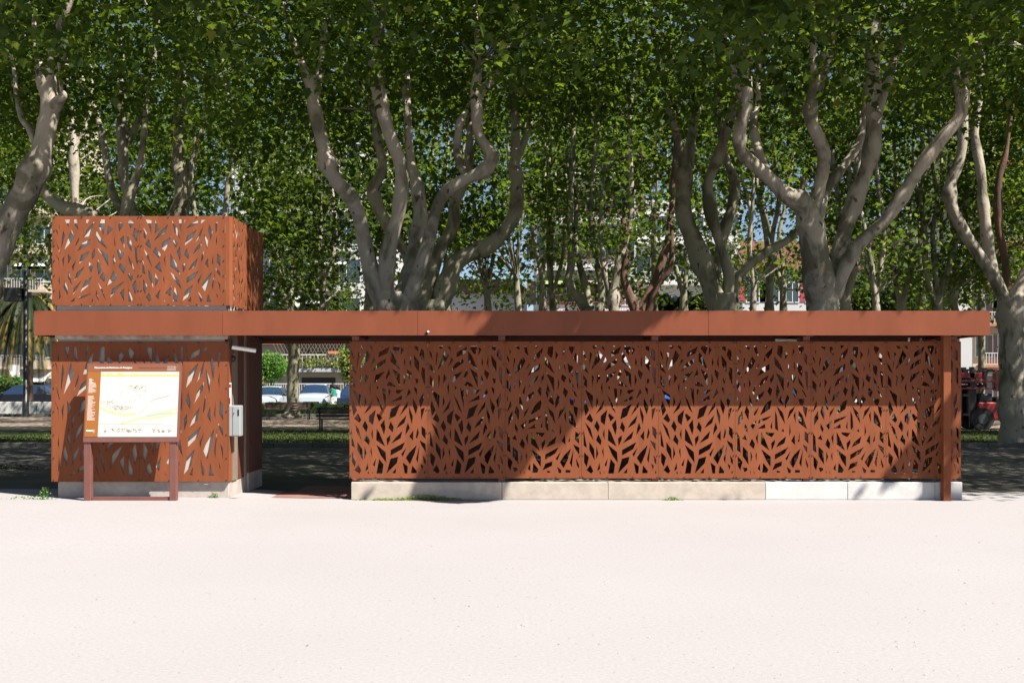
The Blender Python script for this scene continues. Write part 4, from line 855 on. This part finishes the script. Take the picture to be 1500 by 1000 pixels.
# ------------------------------------------------------------------ cars
def car(label, loc, rz, paint, van=False, group='cars parked beyond the hedge', Hs=1.0, rack=False):
    root = thing('parked_van' if van else 'parked_car', label, 'van' if van else 'car', loc, rz, group)
    # stations along x (front = +x): x, half width, zbottom, belt z, roof half width, top z
    if van: st = [(2.35, .78, .35, .70, .74, .74), (2.28, .92, .25, .95, .86, 1.0), (1.75, .97, .2, 1.08, .88, 1.14), (1.15, .98, .2, 1.12, .82, 1.80), (.7, .98, .2, 1.14, .82, 1.96), (-2.2, .98, .2, 1.14, .82, 1.96), (-2.4, .93, .3, 1.12, .80, 1.88)]
    else:
        h = Hs; st = [(2.20, .62, .42, .62, .58, .64), (2.12, .82, .28, .78, .74, .80 * h), (1.75, .90, .2, .88 * h, .82, .92 * h), (1.02, .91, .2, .94 * h, .84, 1.00 * h), (.32, .91, .2, .95 * h, .62, 1.42 * h), (-.25, .91, .2, .96 * h, .63, 1.48 * h), (-1.2, .90, .2, .98 * h, .62, 1.42 * h), (-1.85, .88, .25, 1.0 * h, .74, 1.06 * h), (-2.15, .80, .35, .95 * h, .70, .98 * h)]
    rings = []
    for (x, w, zb_, zl, rw, zt_) in st:
        half = [(w * .88, zb_), (w, zb_ + .12), (w * 1.01, (zb_ + zl) / 2), (w * .985, zl - .04), (w * .955, zl), (rw, zt_ - .03), (rw * .82, zt_ + .005), (0, zt_ + .03)]
        rings.append([Vector((x, a_, b__)) for a_, b__ in half] + [Vector((x, -a_, b__)) for a_, b__ in half[-2::-1]])
    body, ws, sw, sw2, rw_ = MB(), MB(), MB(), MB(), MB(); n = len(rings[0]); iw = 3 if not van else 2; ir = 4 if not van else 3
    last = len(st) - 1
    for i in range(last):
        for j in range(n - 1):
            q = [rings[i][j], rings[i][j + 1], rings[i + 1][j + 1], rings[i + 1][j]]
            side = j in (4, n - 6); top = 5 <= j <= n - 7
            tgt = body
            if i == iw and top: tgt = ws
            elif side and iw <= i <= (last - 3 if not van else iw + 1): tgt = sw if j == 4 else sw2
            elif not van and i == last - 2 and top: tgt = rw_
            tgt.add(q, [(0, 1, 2, 3)], 0, True)
        body.add([rings[i][0], rings[i][-1], rings[i + 1][-1], rings[i + 1][0]], [(0, 1, 2, 3)])
    body.add(rings[0], [tuple(range(n))]); body.add(rings[-1], [tuple(range(n))[::-1]])
    body.build('body', paint, root); ws.build('windscreen', 'glass', root); sw.build('side_window', 'glass', root); sw2.build('side_window', 'glass', root)
    if rw_.v: rw_.build('rear_window', 'glass', root)
    fx = 2.20 if not van else 2.35; zg = .5 * (Hs if not van else 1.15)
    MB().box(fx - .12, fx + .015, -.46, .46, zg - .04, zg + .13).build('grille', 'black', root, bevel=.02)
    MB().box(fx - .15, fx + .012, -.62, .62, .27, zg - .07).build('bumper', 'black' if van else paint, root, bevel=.03)
    MB().box(fx + .013, fx + .025, -.26, .26, zg - .14, zg - .045).build('number_plate', 'white_paint', root)
    for s_ in (-1, 1):
        MB().ball((fx - .16, s_ * .66, zg + .14), (.12, .16, .07)).build('headlight', 'lamp_glass', root)
        MB().ball((iw and st[iw][0] - .15, s_ * 1.02, st[iw][3] + .08), (.07, .12, .08)).build('wing_mirror', 'black', root)
        for wx_ in (fx - .85, -1.35):
            wh = MB().cyl((wx_, s_ * .72, .33), (wx_, s_ * .93, .33), .33, 20).build('wheel', 'rubber', root)
            MB().cyl((wx_, s_ * .90, .33), (wx_, s_ * .945, .33), .21, 12).build('rim', 'chrome', wh)
    if rack:
        b = MB()
        for xx in (-1.8, -1, -.2, .6): b.bar((xx, -.8, 2.06), (xx, .8, 2.06), .05, .04)
        b.bar((-2, -.8, 2.04), (.8, -.8, 2.04), .04, .04); b.bar((-2, .8, 2.04), (.8, .8, 2.04), .04, .04); b.build('roof_rack', 'black', root)
    return root
YC = 65
fr_ = radians(-90)
def cx(px, Y=YC): return (px - CX) * Y / FPX
car('white saloon car facing the square at the left of the passage view', (cx(397), YC, 0), fr_, 'car_white', Hs=1.08)
car('white hatchback facing the square right of the plane trunk', (cx(463), YC, 0), fr_ + .05, 'car_white', Hs=1.18)
car('dark navy car half hidden behind the first perforated screen', (cx(521), YC, 0), fr_, 'car_navy', Hs=1.12)
car('pale grey van with a black roof rack behind the walking couple', (cx(525), YC + 7, 0), radians(180), 'car_silver', van=True, rack=True)
for px, m_, lab in ((588, 'car_silver', 'silver car seen through the second screen'), (650, 'car_white', 'white car seen through the second screen'), (716, 'car_blue', 'bright blue car seen through the third screen'), (785, 'car_grey', 'grey car seen through the third screen'),
                    (840, 'car_blue', 'blue car seen through the fourth screen'), (905, 'car_black', 'black car seen through the fourth screen'), (975, 'car_blue', 'blue car seen through the fifth screen'), (1040, 'car_blue', 'blue car seen through the sixth screen'),
                    (1110, 'car_silver', 'silver car seen through the sixth screen'), (1175, 'car_black', 'black car seen through the join of the last screens'), (1250, 'car_white', 'white car seen through the seventh screen'), (1315, 'car_white', 'white car seen through the last screen'), (1388, 'car_silver', 'silver car behind the right end of the pavilion')):
    car(lab, (cx(px), YC + random.uniform(-.3, .5), 0), fr_ + random.uniform(-.05, .05), m_, Hs=random.choice((1.02, 1.1, 1.16)))
car('black car parked sideways behind the low pale wall', (cx(34, 70), 70, 0), radians(180), 'car_black', Hs=1.16, group='cars parked behind the low wall')
car('dark car cut off by the left edge of the picture', (cx(-70, 70), 70, 0), radians(180), 'car_grey', Hs=1.05, group='cars parked behind the low wall')

# ------------------------------------------------------------------ fence behind the cars
fe = thing('railing_fence', 'pale metal railing behind the parked cars', 'fence', (cx(440, 76), 76, 0))
f_ = MB(); xx = -6.
while xx < 6.: f_.box(xx, xx + .03, 0, .03, .1, 1.75); xx += .16
f_.build('bars', 'window_frame', fe); MB().box(-6, 6, -.01, .04, 1.76, 1.82).build('top_rail', 'window_frame', fe); MB().box(-6, 6, .0, .2, 0, .098).build('base', 'concrete', fe)

# ------------------------------------------------------------------ lamp posts
lp = P(37.5, 611, 0) if False else None
YL = EYE * FPX / 43
t = thing('lamp_post', 'tall black lamp post with a box on its left side, beside the palm', 'lamp post', (cx(37.5, YL), YL, 0))
MB().tube([(0, 0, 0), (0, 0, .9), (0, 0, .92), (0, 0, 11.5)], [.17, .16, .13, .11], 14).build('pole', 'iron', t)
MB().box(-1.0, -.12, -.3, .2, 5.9, 6.6).build('speaker_box', 'black', t, bevel=.03)
MB().bar((-.12, 0, 6.25), (.3, 0, 6.25), .12, .3).build('bracket', 'iron', t)
MB().box(-.4, .4, -.15, .15, 11.5, 11.65).build('lamp_head', 'iron', t, bevel=.03)
t = thing('lamp_post', 'slim grey lamp post rising above the corner of the roof box', 'lamp post', (cx(341, 50), 50, 0))
MB().tube([(0, 0, 0), (0, 0, 12)], [.12, .08], 12).build('pole', 'window_frame', t); MB().box(-.3, .5, -.12, .12, 12, 12.15).build('lamp_head', 'iron', t, bevel=.03)
t = thing('street_sign', 'pale signpost in front of the terrace left of centre', 'sign', (cx(433, 62), 62, 0))
MB().tube([(0, 0, 0), (0, 0, 6.8)], .05, 10).build('pole', 'window_frame', t); MB().box(-.25, .25, -.06, -.045, 6.0, 6.7).build('plate', 'white_paint', t)
t = thing('street_sign', 'white panel on a post beyond the low wall at the left', 'sign', (cx(22, 76), 76, 0))
MB().tube([(0, 0, 0), (0, 0, 1.7)], .05, 10).build('pole', 'window_frame', t); MB().box(-.35, .35, -.06, -.045, 1.5, 3.1).build('plate', 'white_paint', t)

# ------------------------------------------------------------------ people
def person(label, px, pyf, Y, hgt, top, bottom, skirt, rz, stride, armf):
    root = thing('person', label, 'person', (cx(px, Y), Y, 0), rz); s = hgt / 1.72
    J = {'pel': (0, 0, .93), 'chest': (0, .02, 1.25), 'neck': (0, .02, 1.44), 'head': (0, .04, 1.58), 'hl': (.09, 0, .9), 'hr': (-.09, 0, .9), 'kl': (.09, stride * .55, .5), 'kr': (-.09, -stride * .3, .5), 'fl': (.09, stride, .09), 'fr': (-.09, -stride, .12),
         'tl': (.09, stride + .14, .04), 'tr': (-.09, -stride + .13, .05), 'sl': (.18, .02, 1.38), 'sr': (-.18, .02, 1.38), 'el': (.24, -.05 * armf, 1.12), 'er': (-.24, .12 * armf, 1.12), 'wl': (.25, .10, .88), 'wr': (-.22, .34 * armf, 1.0)}
    order = list(J); E = [('pel', 'chest'), ('chest', 'neck'), ('neck', 'head'), ('pel', 'hl'), ('pel', 'hr'), ('hl', 'kl'), ('hr', 'kr'), ('kl', 'fl'), ('kr', 'fr'), ('fl', 'tl'), ('fr', 'tr'), ('chest', 'sl'), ('chest', 'sr'), ('sl', 'el'), ('sr', 'er'), ('el', 'wl'), ('er', 'wr')]
    R = {'pel': .135, 'chest': .14, 'neck': .055, 'head': .095, 'hl': .09, 'hr': .09, 'kl': .058, 'kr': .058, 'fl': .04, 'fr': .04, 'tl': .035, 'tr': .035, 'sl': .06, 'sr': .06, 'el': .042, 'er': .042, 'wl': .028, 'wr': .028}
    vs = [Vector(J[k_]) * s for k_ in order]; es = [(order.index(a_), order.index(b_)) for a_, b_ in E]; rad = [R[k_] * s for k_ in order]
    for side, sg in (('wl', 1), ('wr', -1)):
        w_ = order.index(side); base = vs[w_]; el = vs[order.index('e' + side[1])]; d = (base - el).normalized(); lat = d.cross(Vector((1, 0, 0))).normalized()
        pi_ = len(vs); vs.append(base + d * .07 * s); rad.append(.03 * s); es.append((w_, pi_))
        for q in range(4):
            a_ = len(vs); vs.append(vs[pi_] + lat * (q - 1.5) * .021 * s + d * .035 * s); rad.append(.009 * s); es.append((pi_, a_))
            vs.append(vs[a_] + d * (.04 + .008 * (q in (1, 2))) * s + Vector((0, .01, 0))); rad.append(.008 * s); es.append((a_, a_ + 1))
        a_ = len(vs); vs.append(base + d * .05 * s + lat * .045 * s); rad.append(.010 * s); es.append((pi_, a_))
    me = bpy.data.meshes.new('body'); me.from_pydata([tuple(v) for v in vs], es, []); me.materials.append(M['skin'])
    o = bpy.data.objects.new('body', me); COL.objects.link(o); o.parent = root
    sk_ = o.modifiers.new('skin', 'SKIN'); 
    for i, r in enumerate(rad): me.skin_vertices[0].data[i].radius = (r, r)
    me.skin_vertices[0].data[0].use_root = True
    o.modifiers.new('sub', 'SUBSURF').levels = 1; o.modifiers['sub'].render_levels = 2
    h_ = MB(); h_.ball((0, .0, 1.615 * s), (.115 * s, .125 * s, .125 * s), 16, 12, jit=.35); h_.ball((0, -.06 * s, 1.53 * s), (.11 * s, .09 * s, .1 * s), 14, 10, jit=.4); h_.build('hair', 'hair', root)
    g = MB(); g.tube([(0, 0, .92 * s), (0, .01, 1.05 * s), (0, .02, 1.25 * s), (0, .02, 1.38 * s), (0, .02, 1.45 * s)], [.165 * s, .155 * s, .185 * s, .18 * s, .07 * s], 16)
    for a_, b_ in (('sl', 'el'), ('sr', 'er')): g.tube([Vector(J[a_]) * s, Vector(J[a_]).lerp(Vector(J[b_]), .6) * s], [.08 * s, .068 * s], 10)
    g.build('shirt', top, root)
    b = MB()
    if skirt: b.tube([(0, 0, 1.0 * s), (0, 0, .85 * s), (0, .02, .5 * s), (0, .03, .16 * s)], [.15 * s, .19 * s, .24 * s, .31 * s], 18, wob=.12)
    else:
        for a_, c_ in (('hl', 'kl'), ('hr', 'kr')): b.tube([Vector(J[a_]) * s + Vector((0, 0, .06)), Vector(J[c_]) * s], [.12 * s, .09 * s], 12)
    b.build('skirt' if skirt else 'shorts', bottom, root)
    return root
person('person with dark curly hair, green top and long white skirt walking past the benches', 488, 0, 62.5, 1.74, 'cloth_green', 'cloth_white', True, radians(100), .16, 1)
person('person in a pale blue shirt and dark shorts walking beside the one in green', 494.5, 0, 63.1, 1.66, 'cloth_blue', 'cloth_dark', False, radians(100), .26, .6)

# ------------------------------------------------------------------ forklift at the right
YK = EYE * FPX / 61
fk = thing('forklift', 'red and black forklift with a raised red load frame, right of the pavilion', 'forklift', (cx(1446, YK), YK, 0), 0)
MB().box(-.55, 1.25, -.5, .5, .35, 1.0).build('chassis', 'red_paint', fk, bevel=.05)
MB().box(1.0, 1.6, -.52, .52, .35, 1.15).build('counterweight', 'red_paint', fk, bevel=.08)
MB().box(.15, .75, -.3, .3, 1.0, 1.18).build('seat', 'black', fk, bevel=.05)
MB().box(.62, .8, -.28, .28, 1.18, 1.6).build('seat_back', 'orange_paint', fk, bevel=.04)
MB().box(-.5, 0, -.45, .45, 1.0, 1.3).build('dashboard', 'black', fk, bevel=.05)
g = MB()
for yy in (-.46, .46): g.bar((-.45, yy, 1.0), (-.2, yy, 2.1), .06); g.bar((1.15, yy, 1.1), (1.05, yy, 2.1), .06); g.bar((-.2, yy, 2.1), (1.1, yy, 2.1), .06)
for xx in (-.1, .1, .3, .5, .7, .9): g.bar((xx, -.46, 2.1), (xx, .46, 2.1), .03)
g.build('overhead_guard', 'black', fk)
m_ = MB()
for yy in (-.35, .35): m_.box(-.78, -.62, yy - .05, yy + .05, .1, 2.25); m_.box(-.61, -.55, yy - .04, yy + .04, .3, 2.15)
for zz in (.5, 1.2, 2.1): m_.box(-.76, -.66, -.3, .3, zz, zz + .08)
m_.box(-.66, -.6, -.28, .28, .5, 1.9)
m_.build('mast', 'black', fk)
for (xx, r) in ((-.42, .40), (1.1, .28)):
    for yy in (-1, 1):
        w_ = MB().cyl((xx, yy * .42, r), (xx, yy * .64, r), r, 22).build('wheel', 'rubber', fk); MB().cyl((xx, yy * .62, r), (xx, yy * .655, r), r * .45, 14).build('rim', 'car_grey', w_)
c_ = MB(); z0, z1 = Z(570, YK) * 1, Z(541, YK)
c_.box(-1.5, .12, -.5, .5, 1.45, 1.52); c_.box(-1.5, .12, -.55, -.5, 1.70, 1.79); c_.box(.04, .13, -.56, -.49, 1.45, 2.18); c_.box(.04, .13, .49, .56, 1.45, 2.18); c_.box(-1.5, .12, .5, .55, 1.70, 1.79); c_.box(-1.5, -.35, -.4, .4, 1.85, 2.05)
c_.build('load_frame', 'red_paint', fk, bevel=.01)
d_ = MB(); d_.tube([(-1.3, -.3, 1.6), (-.2, -.3, 1.62)], .06, 10); d_.tube([(-.5, -.2, 2.0), (-.2, .1, 2.2), (.3, .2, 2.15)], .04, 8); d_.box(-.5, -.1, -.2, .2, 1.52, 1.68); d_.build('machinery', 'black', fk)
q_ = MB(); q_.box(.28, .62, -.35, .3, 1.38, 2.08); q_.build('side_tank', 'beige_paint', fk, bevel=.08); MB().cyl((.42, -.36, 1.82), (.42, -.355, 1.82), .09, 14).build('opening', 'black', fk)

# ------------------------------------------------------------------ buildings
def building(name, label, px0, px1, Y, pytop, wall, floors, cols, win=(1.1, 1.4), shutter=None, balc=None, awn=None, z0=0, depth=12, roof=None, rail='window_frame', base=None, roofh=1.6, wall_cols=None, skipg=False):
    xa, xb = cx(px0, Y), cx(px1, Y); H = Z(pytop, Y); Wd = xb - xa
    root = thing(name, label, 'building', ((xa + xb) / 2, Y, 0))
    MB().box(-Wd / 2, Wd / 2, 0, depth, 0, H).build('wall', wall, root)
    if roof:
        r = MB(); r.add([(-Wd / 2 - .4, -.5, H + .002), (Wd / 2 + .4, -.5, H + .002), (Wd / 2 + .4, depth + .4, H + .002), (-Wd / 2 - .4, depth + .4, H + .002), (-Wd / 2 + 1, depth / 2, H + roofh), (Wd / 2 - 1, depth / 2, H + roofh)],
              [(0, 1, 5, 4), (1, 2, 5), (2, 3, 4, 5), (3, 0, 4), (3, 2, 1, 0)]); r.build('roof', roof, root)
    else: MB().box(-Wd / 2 - .15, Wd / 2 + .15, -.15, depth + .15, H + .002, H + .35).build('parapet', wall, root)
    fh = H / floors; cw = Wd / cols
    for f in range(1 if skipg else 0, floors):
        for c in range(cols):
            xc = -Wd / 2 + cw * (c + .5); zc = f * fh + fh * .5
            w, h = win; h = min(h, fh * .72)
            fr = MB(); fr.box(xc - w / 2 - .08, xc + w / 2 + .08, -.06, -.002, zc - h / 2 - .08, zc + h / 2 + .08).build('window', 'window_frame', root) if False else None
            m = MB(); a0, a1, b0, b1 = xc - w / 2, xc + w / 2, zc - h / 2, zc + h / 2
            for q in ((a0 - .08, a0, b0 - .08, b1 + .08), (a1, a1 + .08, b0 - .08, b1 + .08), (a0, a1, b1, b1 + .08), (a0, a1, b0 - .08, b0), (xc - .03, xc + .03, b0, b1)): m.box(q[0], q[1], -.07, -.003, q[2], q[3])
            wo = m.build('window', 'window_frame', root)
            MB().box(a0, a1, -.03, -.004, b0, b1).build('pane', 'win_glass', wo)
            if shutter and (f + c) % 3 != 1:
                MB().box(a0 - .09 - w * .5, a0 - .09, -.06, -.004, b0, b1).build('shutter', shutter, root); MB().box(a1 + .09, a1 + .09 + w * .5, -.06, -.004, b0, b1).build('shutter', shutter, root)
        if balc and f > 0:
            zf = f * fh; s_ = MB(); s_.box(-Wd / 2 + .3, Wd / 2 - .3, -1.3, -.002, zf - .12, zf + .08); so_ = s_.build('balcony', balc, root)
            rr_ = MB(); rr_.box(-Wd / 2 + .3, Wd / 2 - .3, -1.3, -1.26, zf + .98, zf + 1.03)
            x_ = -Wd / 2 + .3
            while x_ < Wd / 2 - .3: rr_.box(x_, x_ + .03, -1.295, -1.265, zf + .08, zf + .98); x_ += .22
            rr_.build('railing', rail, so_)
    if awn:
        for (u0, u1, f, am) in awn:
            zf = (f + .88) * fh; a_, b_ = -Wd / 2 + Wd * u0, -Wd / 2 + Wd * u1
            m = MB(); m.add([(a_, -.08, zf), (b_, -.08, zf), (b_, -1.5, zf - .8), (a_, -1.5, zf - .8), (a_, -1.5, zf - 1.05), (b_, -1.5, zf - 1.05)], [(0, 1, 2, 3), (3, 2, 5, 4), (3, 2, 1, 0), (4, 5, 2, 3)]); m.build('awning', am, root)
    return root
building('apartment_building', 'cream apartment building at the far left behind the palm', -120, 82, 92, 150, 'wall_cream', 8, 6, (1.5, 1.4), balc='wall_cream', awn=((.75, .98, 3, 'awning_white'), (.72, .97, 0, 'awning_white')))
building('apartment_building', 'bright white building whose blank end wall shows beside the roof box', 345, 400, 96, 215, 'wall_white', 7, 2, (.8, 1.1))
building('apartment_building', 'grey apartment building with stacked balconies and plants left of centre', 400, 523, 90, 200, 'wall_grey', 7, 4, (2.2, 1.9), balc='wall_white', awn=((.05, .8, 1, 'awning_white'), (.1, .6, 2, 'awning_white'), (.45, .9, 3, 'awning_white')), rail='shutter')
building('apartment_building', 'tall plain white block immediately right of the balconied grey building', 523, 572, 94, 190, 'wall_white', 7, 1, (.6, .8))
building('house', 'low white house with a red tiled roof in the sky gap', 640, 772, 98, 430, 'wall_white', 2, 5, (1.0, 1.1), roof='roof_tile', roofh=1.9)
building('apartment_building', 'balconied apartment block with green and pink awnings right of the sky gap', 786, 930, 88, 130, 'wall_white', 7, 5, (1.5, 1.9), shutter='shutter', balc='wall_grey', awn=((.06, .30, 2, 'awning_green'), (.06, .30, 1, 'awning_green'), (.5, .8, 2, 'awning_pink'), (.1, .3, 4, 'awning_green'), (.6, .85, 0, 'awning_pink')), rail='shutter_red')
building('apartment_building', 'white building with long pale ledges behind the leaning brown tree', 930, 1085, 96, 300, 'wall_white', 5, 6, (1.2, 1.5), balc='wall_white')
building('house', 'long white low building with red shutters under a tiled roof', 1088, 1262, 92, 395, 'wall_white', 3, 6, (1.0, 1.6), shutter='shutter_red', roof='roof_tile', roofh=3.2)
building('house', 'low building with a pale upper wall behind the dark bushes', 1264, 1402, 100, 350, 'wall_pink', 4, 5, (1.0, 1.3), shutter='shutter', roof='roof_tile', roofh=1.8)
building('apartment_building', 'white block behind the forklift at the right', 1402, 1424, 84, 330, 'wall_white', 3, 1, (.5, .6), depth=8, skipg=True)
building('apartment_building', 'tall ochre apartment building behind the right-edge plane tree', 1425, 1620, 88, 180, 'wall_cream', 7, 6, (1.3, 1.7), shutter='shutter', balc='wall_brick')
# ground-floor garage and terrace planter of the grey building, seen through the passage
t = thing('garage_front', 'low terrace over a black garage opening seen through the passage', 'building', (cx(480, 84), 84, 0))
MB().box(-3.4, 4.2, 0, 5.6, 0, 2.7).build('wall', 'wall_cream', t)
MB().box(-2.0, .6, -.03, -.004, .0, 2.3).build('garage_opening', 'black', t)  # black sheet on the wall stands for the shade inside the opening
MB().box(-3.6, 4.4, -.9, -.002, 2.72, 3.0).build('terrace_edge', 'wall_grey', t)
g = MB(); g.box(-3.6, 4.4, -.88, -.84, 4.0, 4.07)
x_ = -3.6
while x_ < 4.4: g.box(x_, x_ + .03, -.87, -.85, 3.0, 4.0); x_ += .3
g.build('railing', 'window_frame', t)
tr = MB()
for k_ in range(30):
    for sg in (-1, 1):
        xa_ = -3.4 + k_ * .27; tr.bar((xa_, .5, 3.1), (xa_ + sg * 1.1, .5, 5.3), .03)
tr.build('trellis', 'beige_frame', t); MB().box(-3.4, 4.2, .6, 3, 2.72, 5.6).build('rear_wall', 'black', t)
n = 900; cc = np.stack([rng.uniform(-3.4, 4.0, n), rng.uniform(-1.1, -.6, n), 3.1 + rng.uniform(0, .7, n) * (1 + .5 * np.sin(rng.uniform(0, 9, n)))], 1)
mesh_np('planter_foliage', leaf_verts(cc, .2, LEAF7), 6, 'leaf_yellow', t)
MB().box(.2, 1.1, -1.0, -.7, 4.1, 4.3).build('flower_box', 'terracotta', t)
t = thing('garden_house', 'pale cream house wall beyond the clipped bush in the passage view', 'building', (cx(395, 86), 86, 0))
MB().box(-2.6, 1.4, 0, 6, 0, 4.9).build('wall', 'wall_cream', t)
MB().add([(-2.8, -.3, 4.91), (1.6, -.3, 4.91), (1.6, 6.2, 4.91), (-2.8, 6.2, 4.91), (-.6, 3, 6.0)], [(0, 1, 4), (1, 2, 4), (2, 3, 4), (3, 0, 4), (3, 2, 1, 0)]).build('roof', 'roof_tile', t)

# ------------------------------------------------------------------ weeds
def weed(label, px, py, n, sp, hgt, group='weeds at the foot of the walls', m='leaf_bright', Y=None):
    Y = Y or EYE * FPX / (py - HY); c = Vector((cx(px, Y), Y, gz(cx(px, Y), Y))); root = thing('weed', label, 'weed', c, group=group)
    p = rng.normal(0, 1, (n, 3)) * np.array([sp, .02, 0]); p[:, 2] = np.abs(rng.uniform(0, 1, n)) ** 1.5 * hgt * np.exp(-(p[:, 0] / sp) ** 2 * .5) + .006
    mesh_np('leaves', leaf_verts(p, .028, LEAF7), 6, m, root)
    s_ = MB()
    for k_ in range(5): s_.tube([(random.uniform(-sp, sp) * .6, 0, 0), (random.uniform(-sp, sp), random.uniform(-.02, .02), hgt * random.uniform(.6, 1.1))], [.003, .0015], 4)
    s_.build('stems', m, root)
weed('small green weed on the sand just left of the kiosk plinth', 66, 729, 60, .07, .16, Y=14.25)
weed('low straggle of weeds left of the kiosk at the shade edge', 42, 731, 40, .16, .04, Y=14.3)
weed('tiny weed at the kiosk plinth right of the information board', 313, 730, 40, .05, .07, Y=14.46)
weed('long ragged line of weeds along the plinth under the second screen', 625, 733, 500, .28, .07, Y=14.6, m='leaf_yellow')
weed('thin weeds under the first screen', 565, 733, 120, .18, .03, Y=14.6, m='leaf_yellow')
weed('small tuft at the plinth below the fifth screen', 985, 733, 60, .06, .04, Y=14.6)
weed('patch of grass in the shade left of the kiosk', 12, 690, 500, .35, .10, Y=19.5, m='leaf_dark')
# small stones and fallen leaves on the sand
n = 220; c = np.stack([rng.uniform(-7, 7, n), rng.uniform(6.2, 14.0, n), np.full(n, .008)], 1)
lv = leaf_verts(c, .016, LEAF7); lv[:, 2] = np.abs(lv[:, 2] - .008) * .5 + .004
mesh_np('leaf_litter', lv, 6, 'palm_dry', kind='stuff', label='scattered dry leaf bits on the pale square', cat='leaf litter')
mat('pebble', (.27, .245, .232), .9, var=.25, scale=9)
n = 2600; yy = 3.6 + 10.4 * rng.uniform(0, 1, n) ** .8; xx = rng.uniform(-.52, .52, n) * yy; sz = rng.uniform(.0018, .0055, n) * (1 + (rng.uniform(0, 1, n) > .985) * 1.4)
base = np.array([(1, 0, .0), (0, 1, .0), (-1, 0, .0), (0, -1, .0), (0, 0, .8)]); tri = [(0, 1, 4), (1, 2, 4), (2, 3, 4), (3, 0, 4)]
V3 = []
for t_ in tri:
    for q_ in t_:
        a_ = rng.uniform(0, 0, n); V3.append(np.stack([xx + base[q_][0] * sz * 1.3, yy + base[q_][1] * sz, .001 + base[q_][2] * sz], 1))
V3 = np.stack(V3, 1).reshape(-1, 3); V3[:, 2] += np.array([gz(x, y) for x, y in V3[:, :2]])
mesh_np('pebbles', V3, 3, 'pebble', kind='stuff', label='fine loose grit scattered over the pale square', cat='grit')
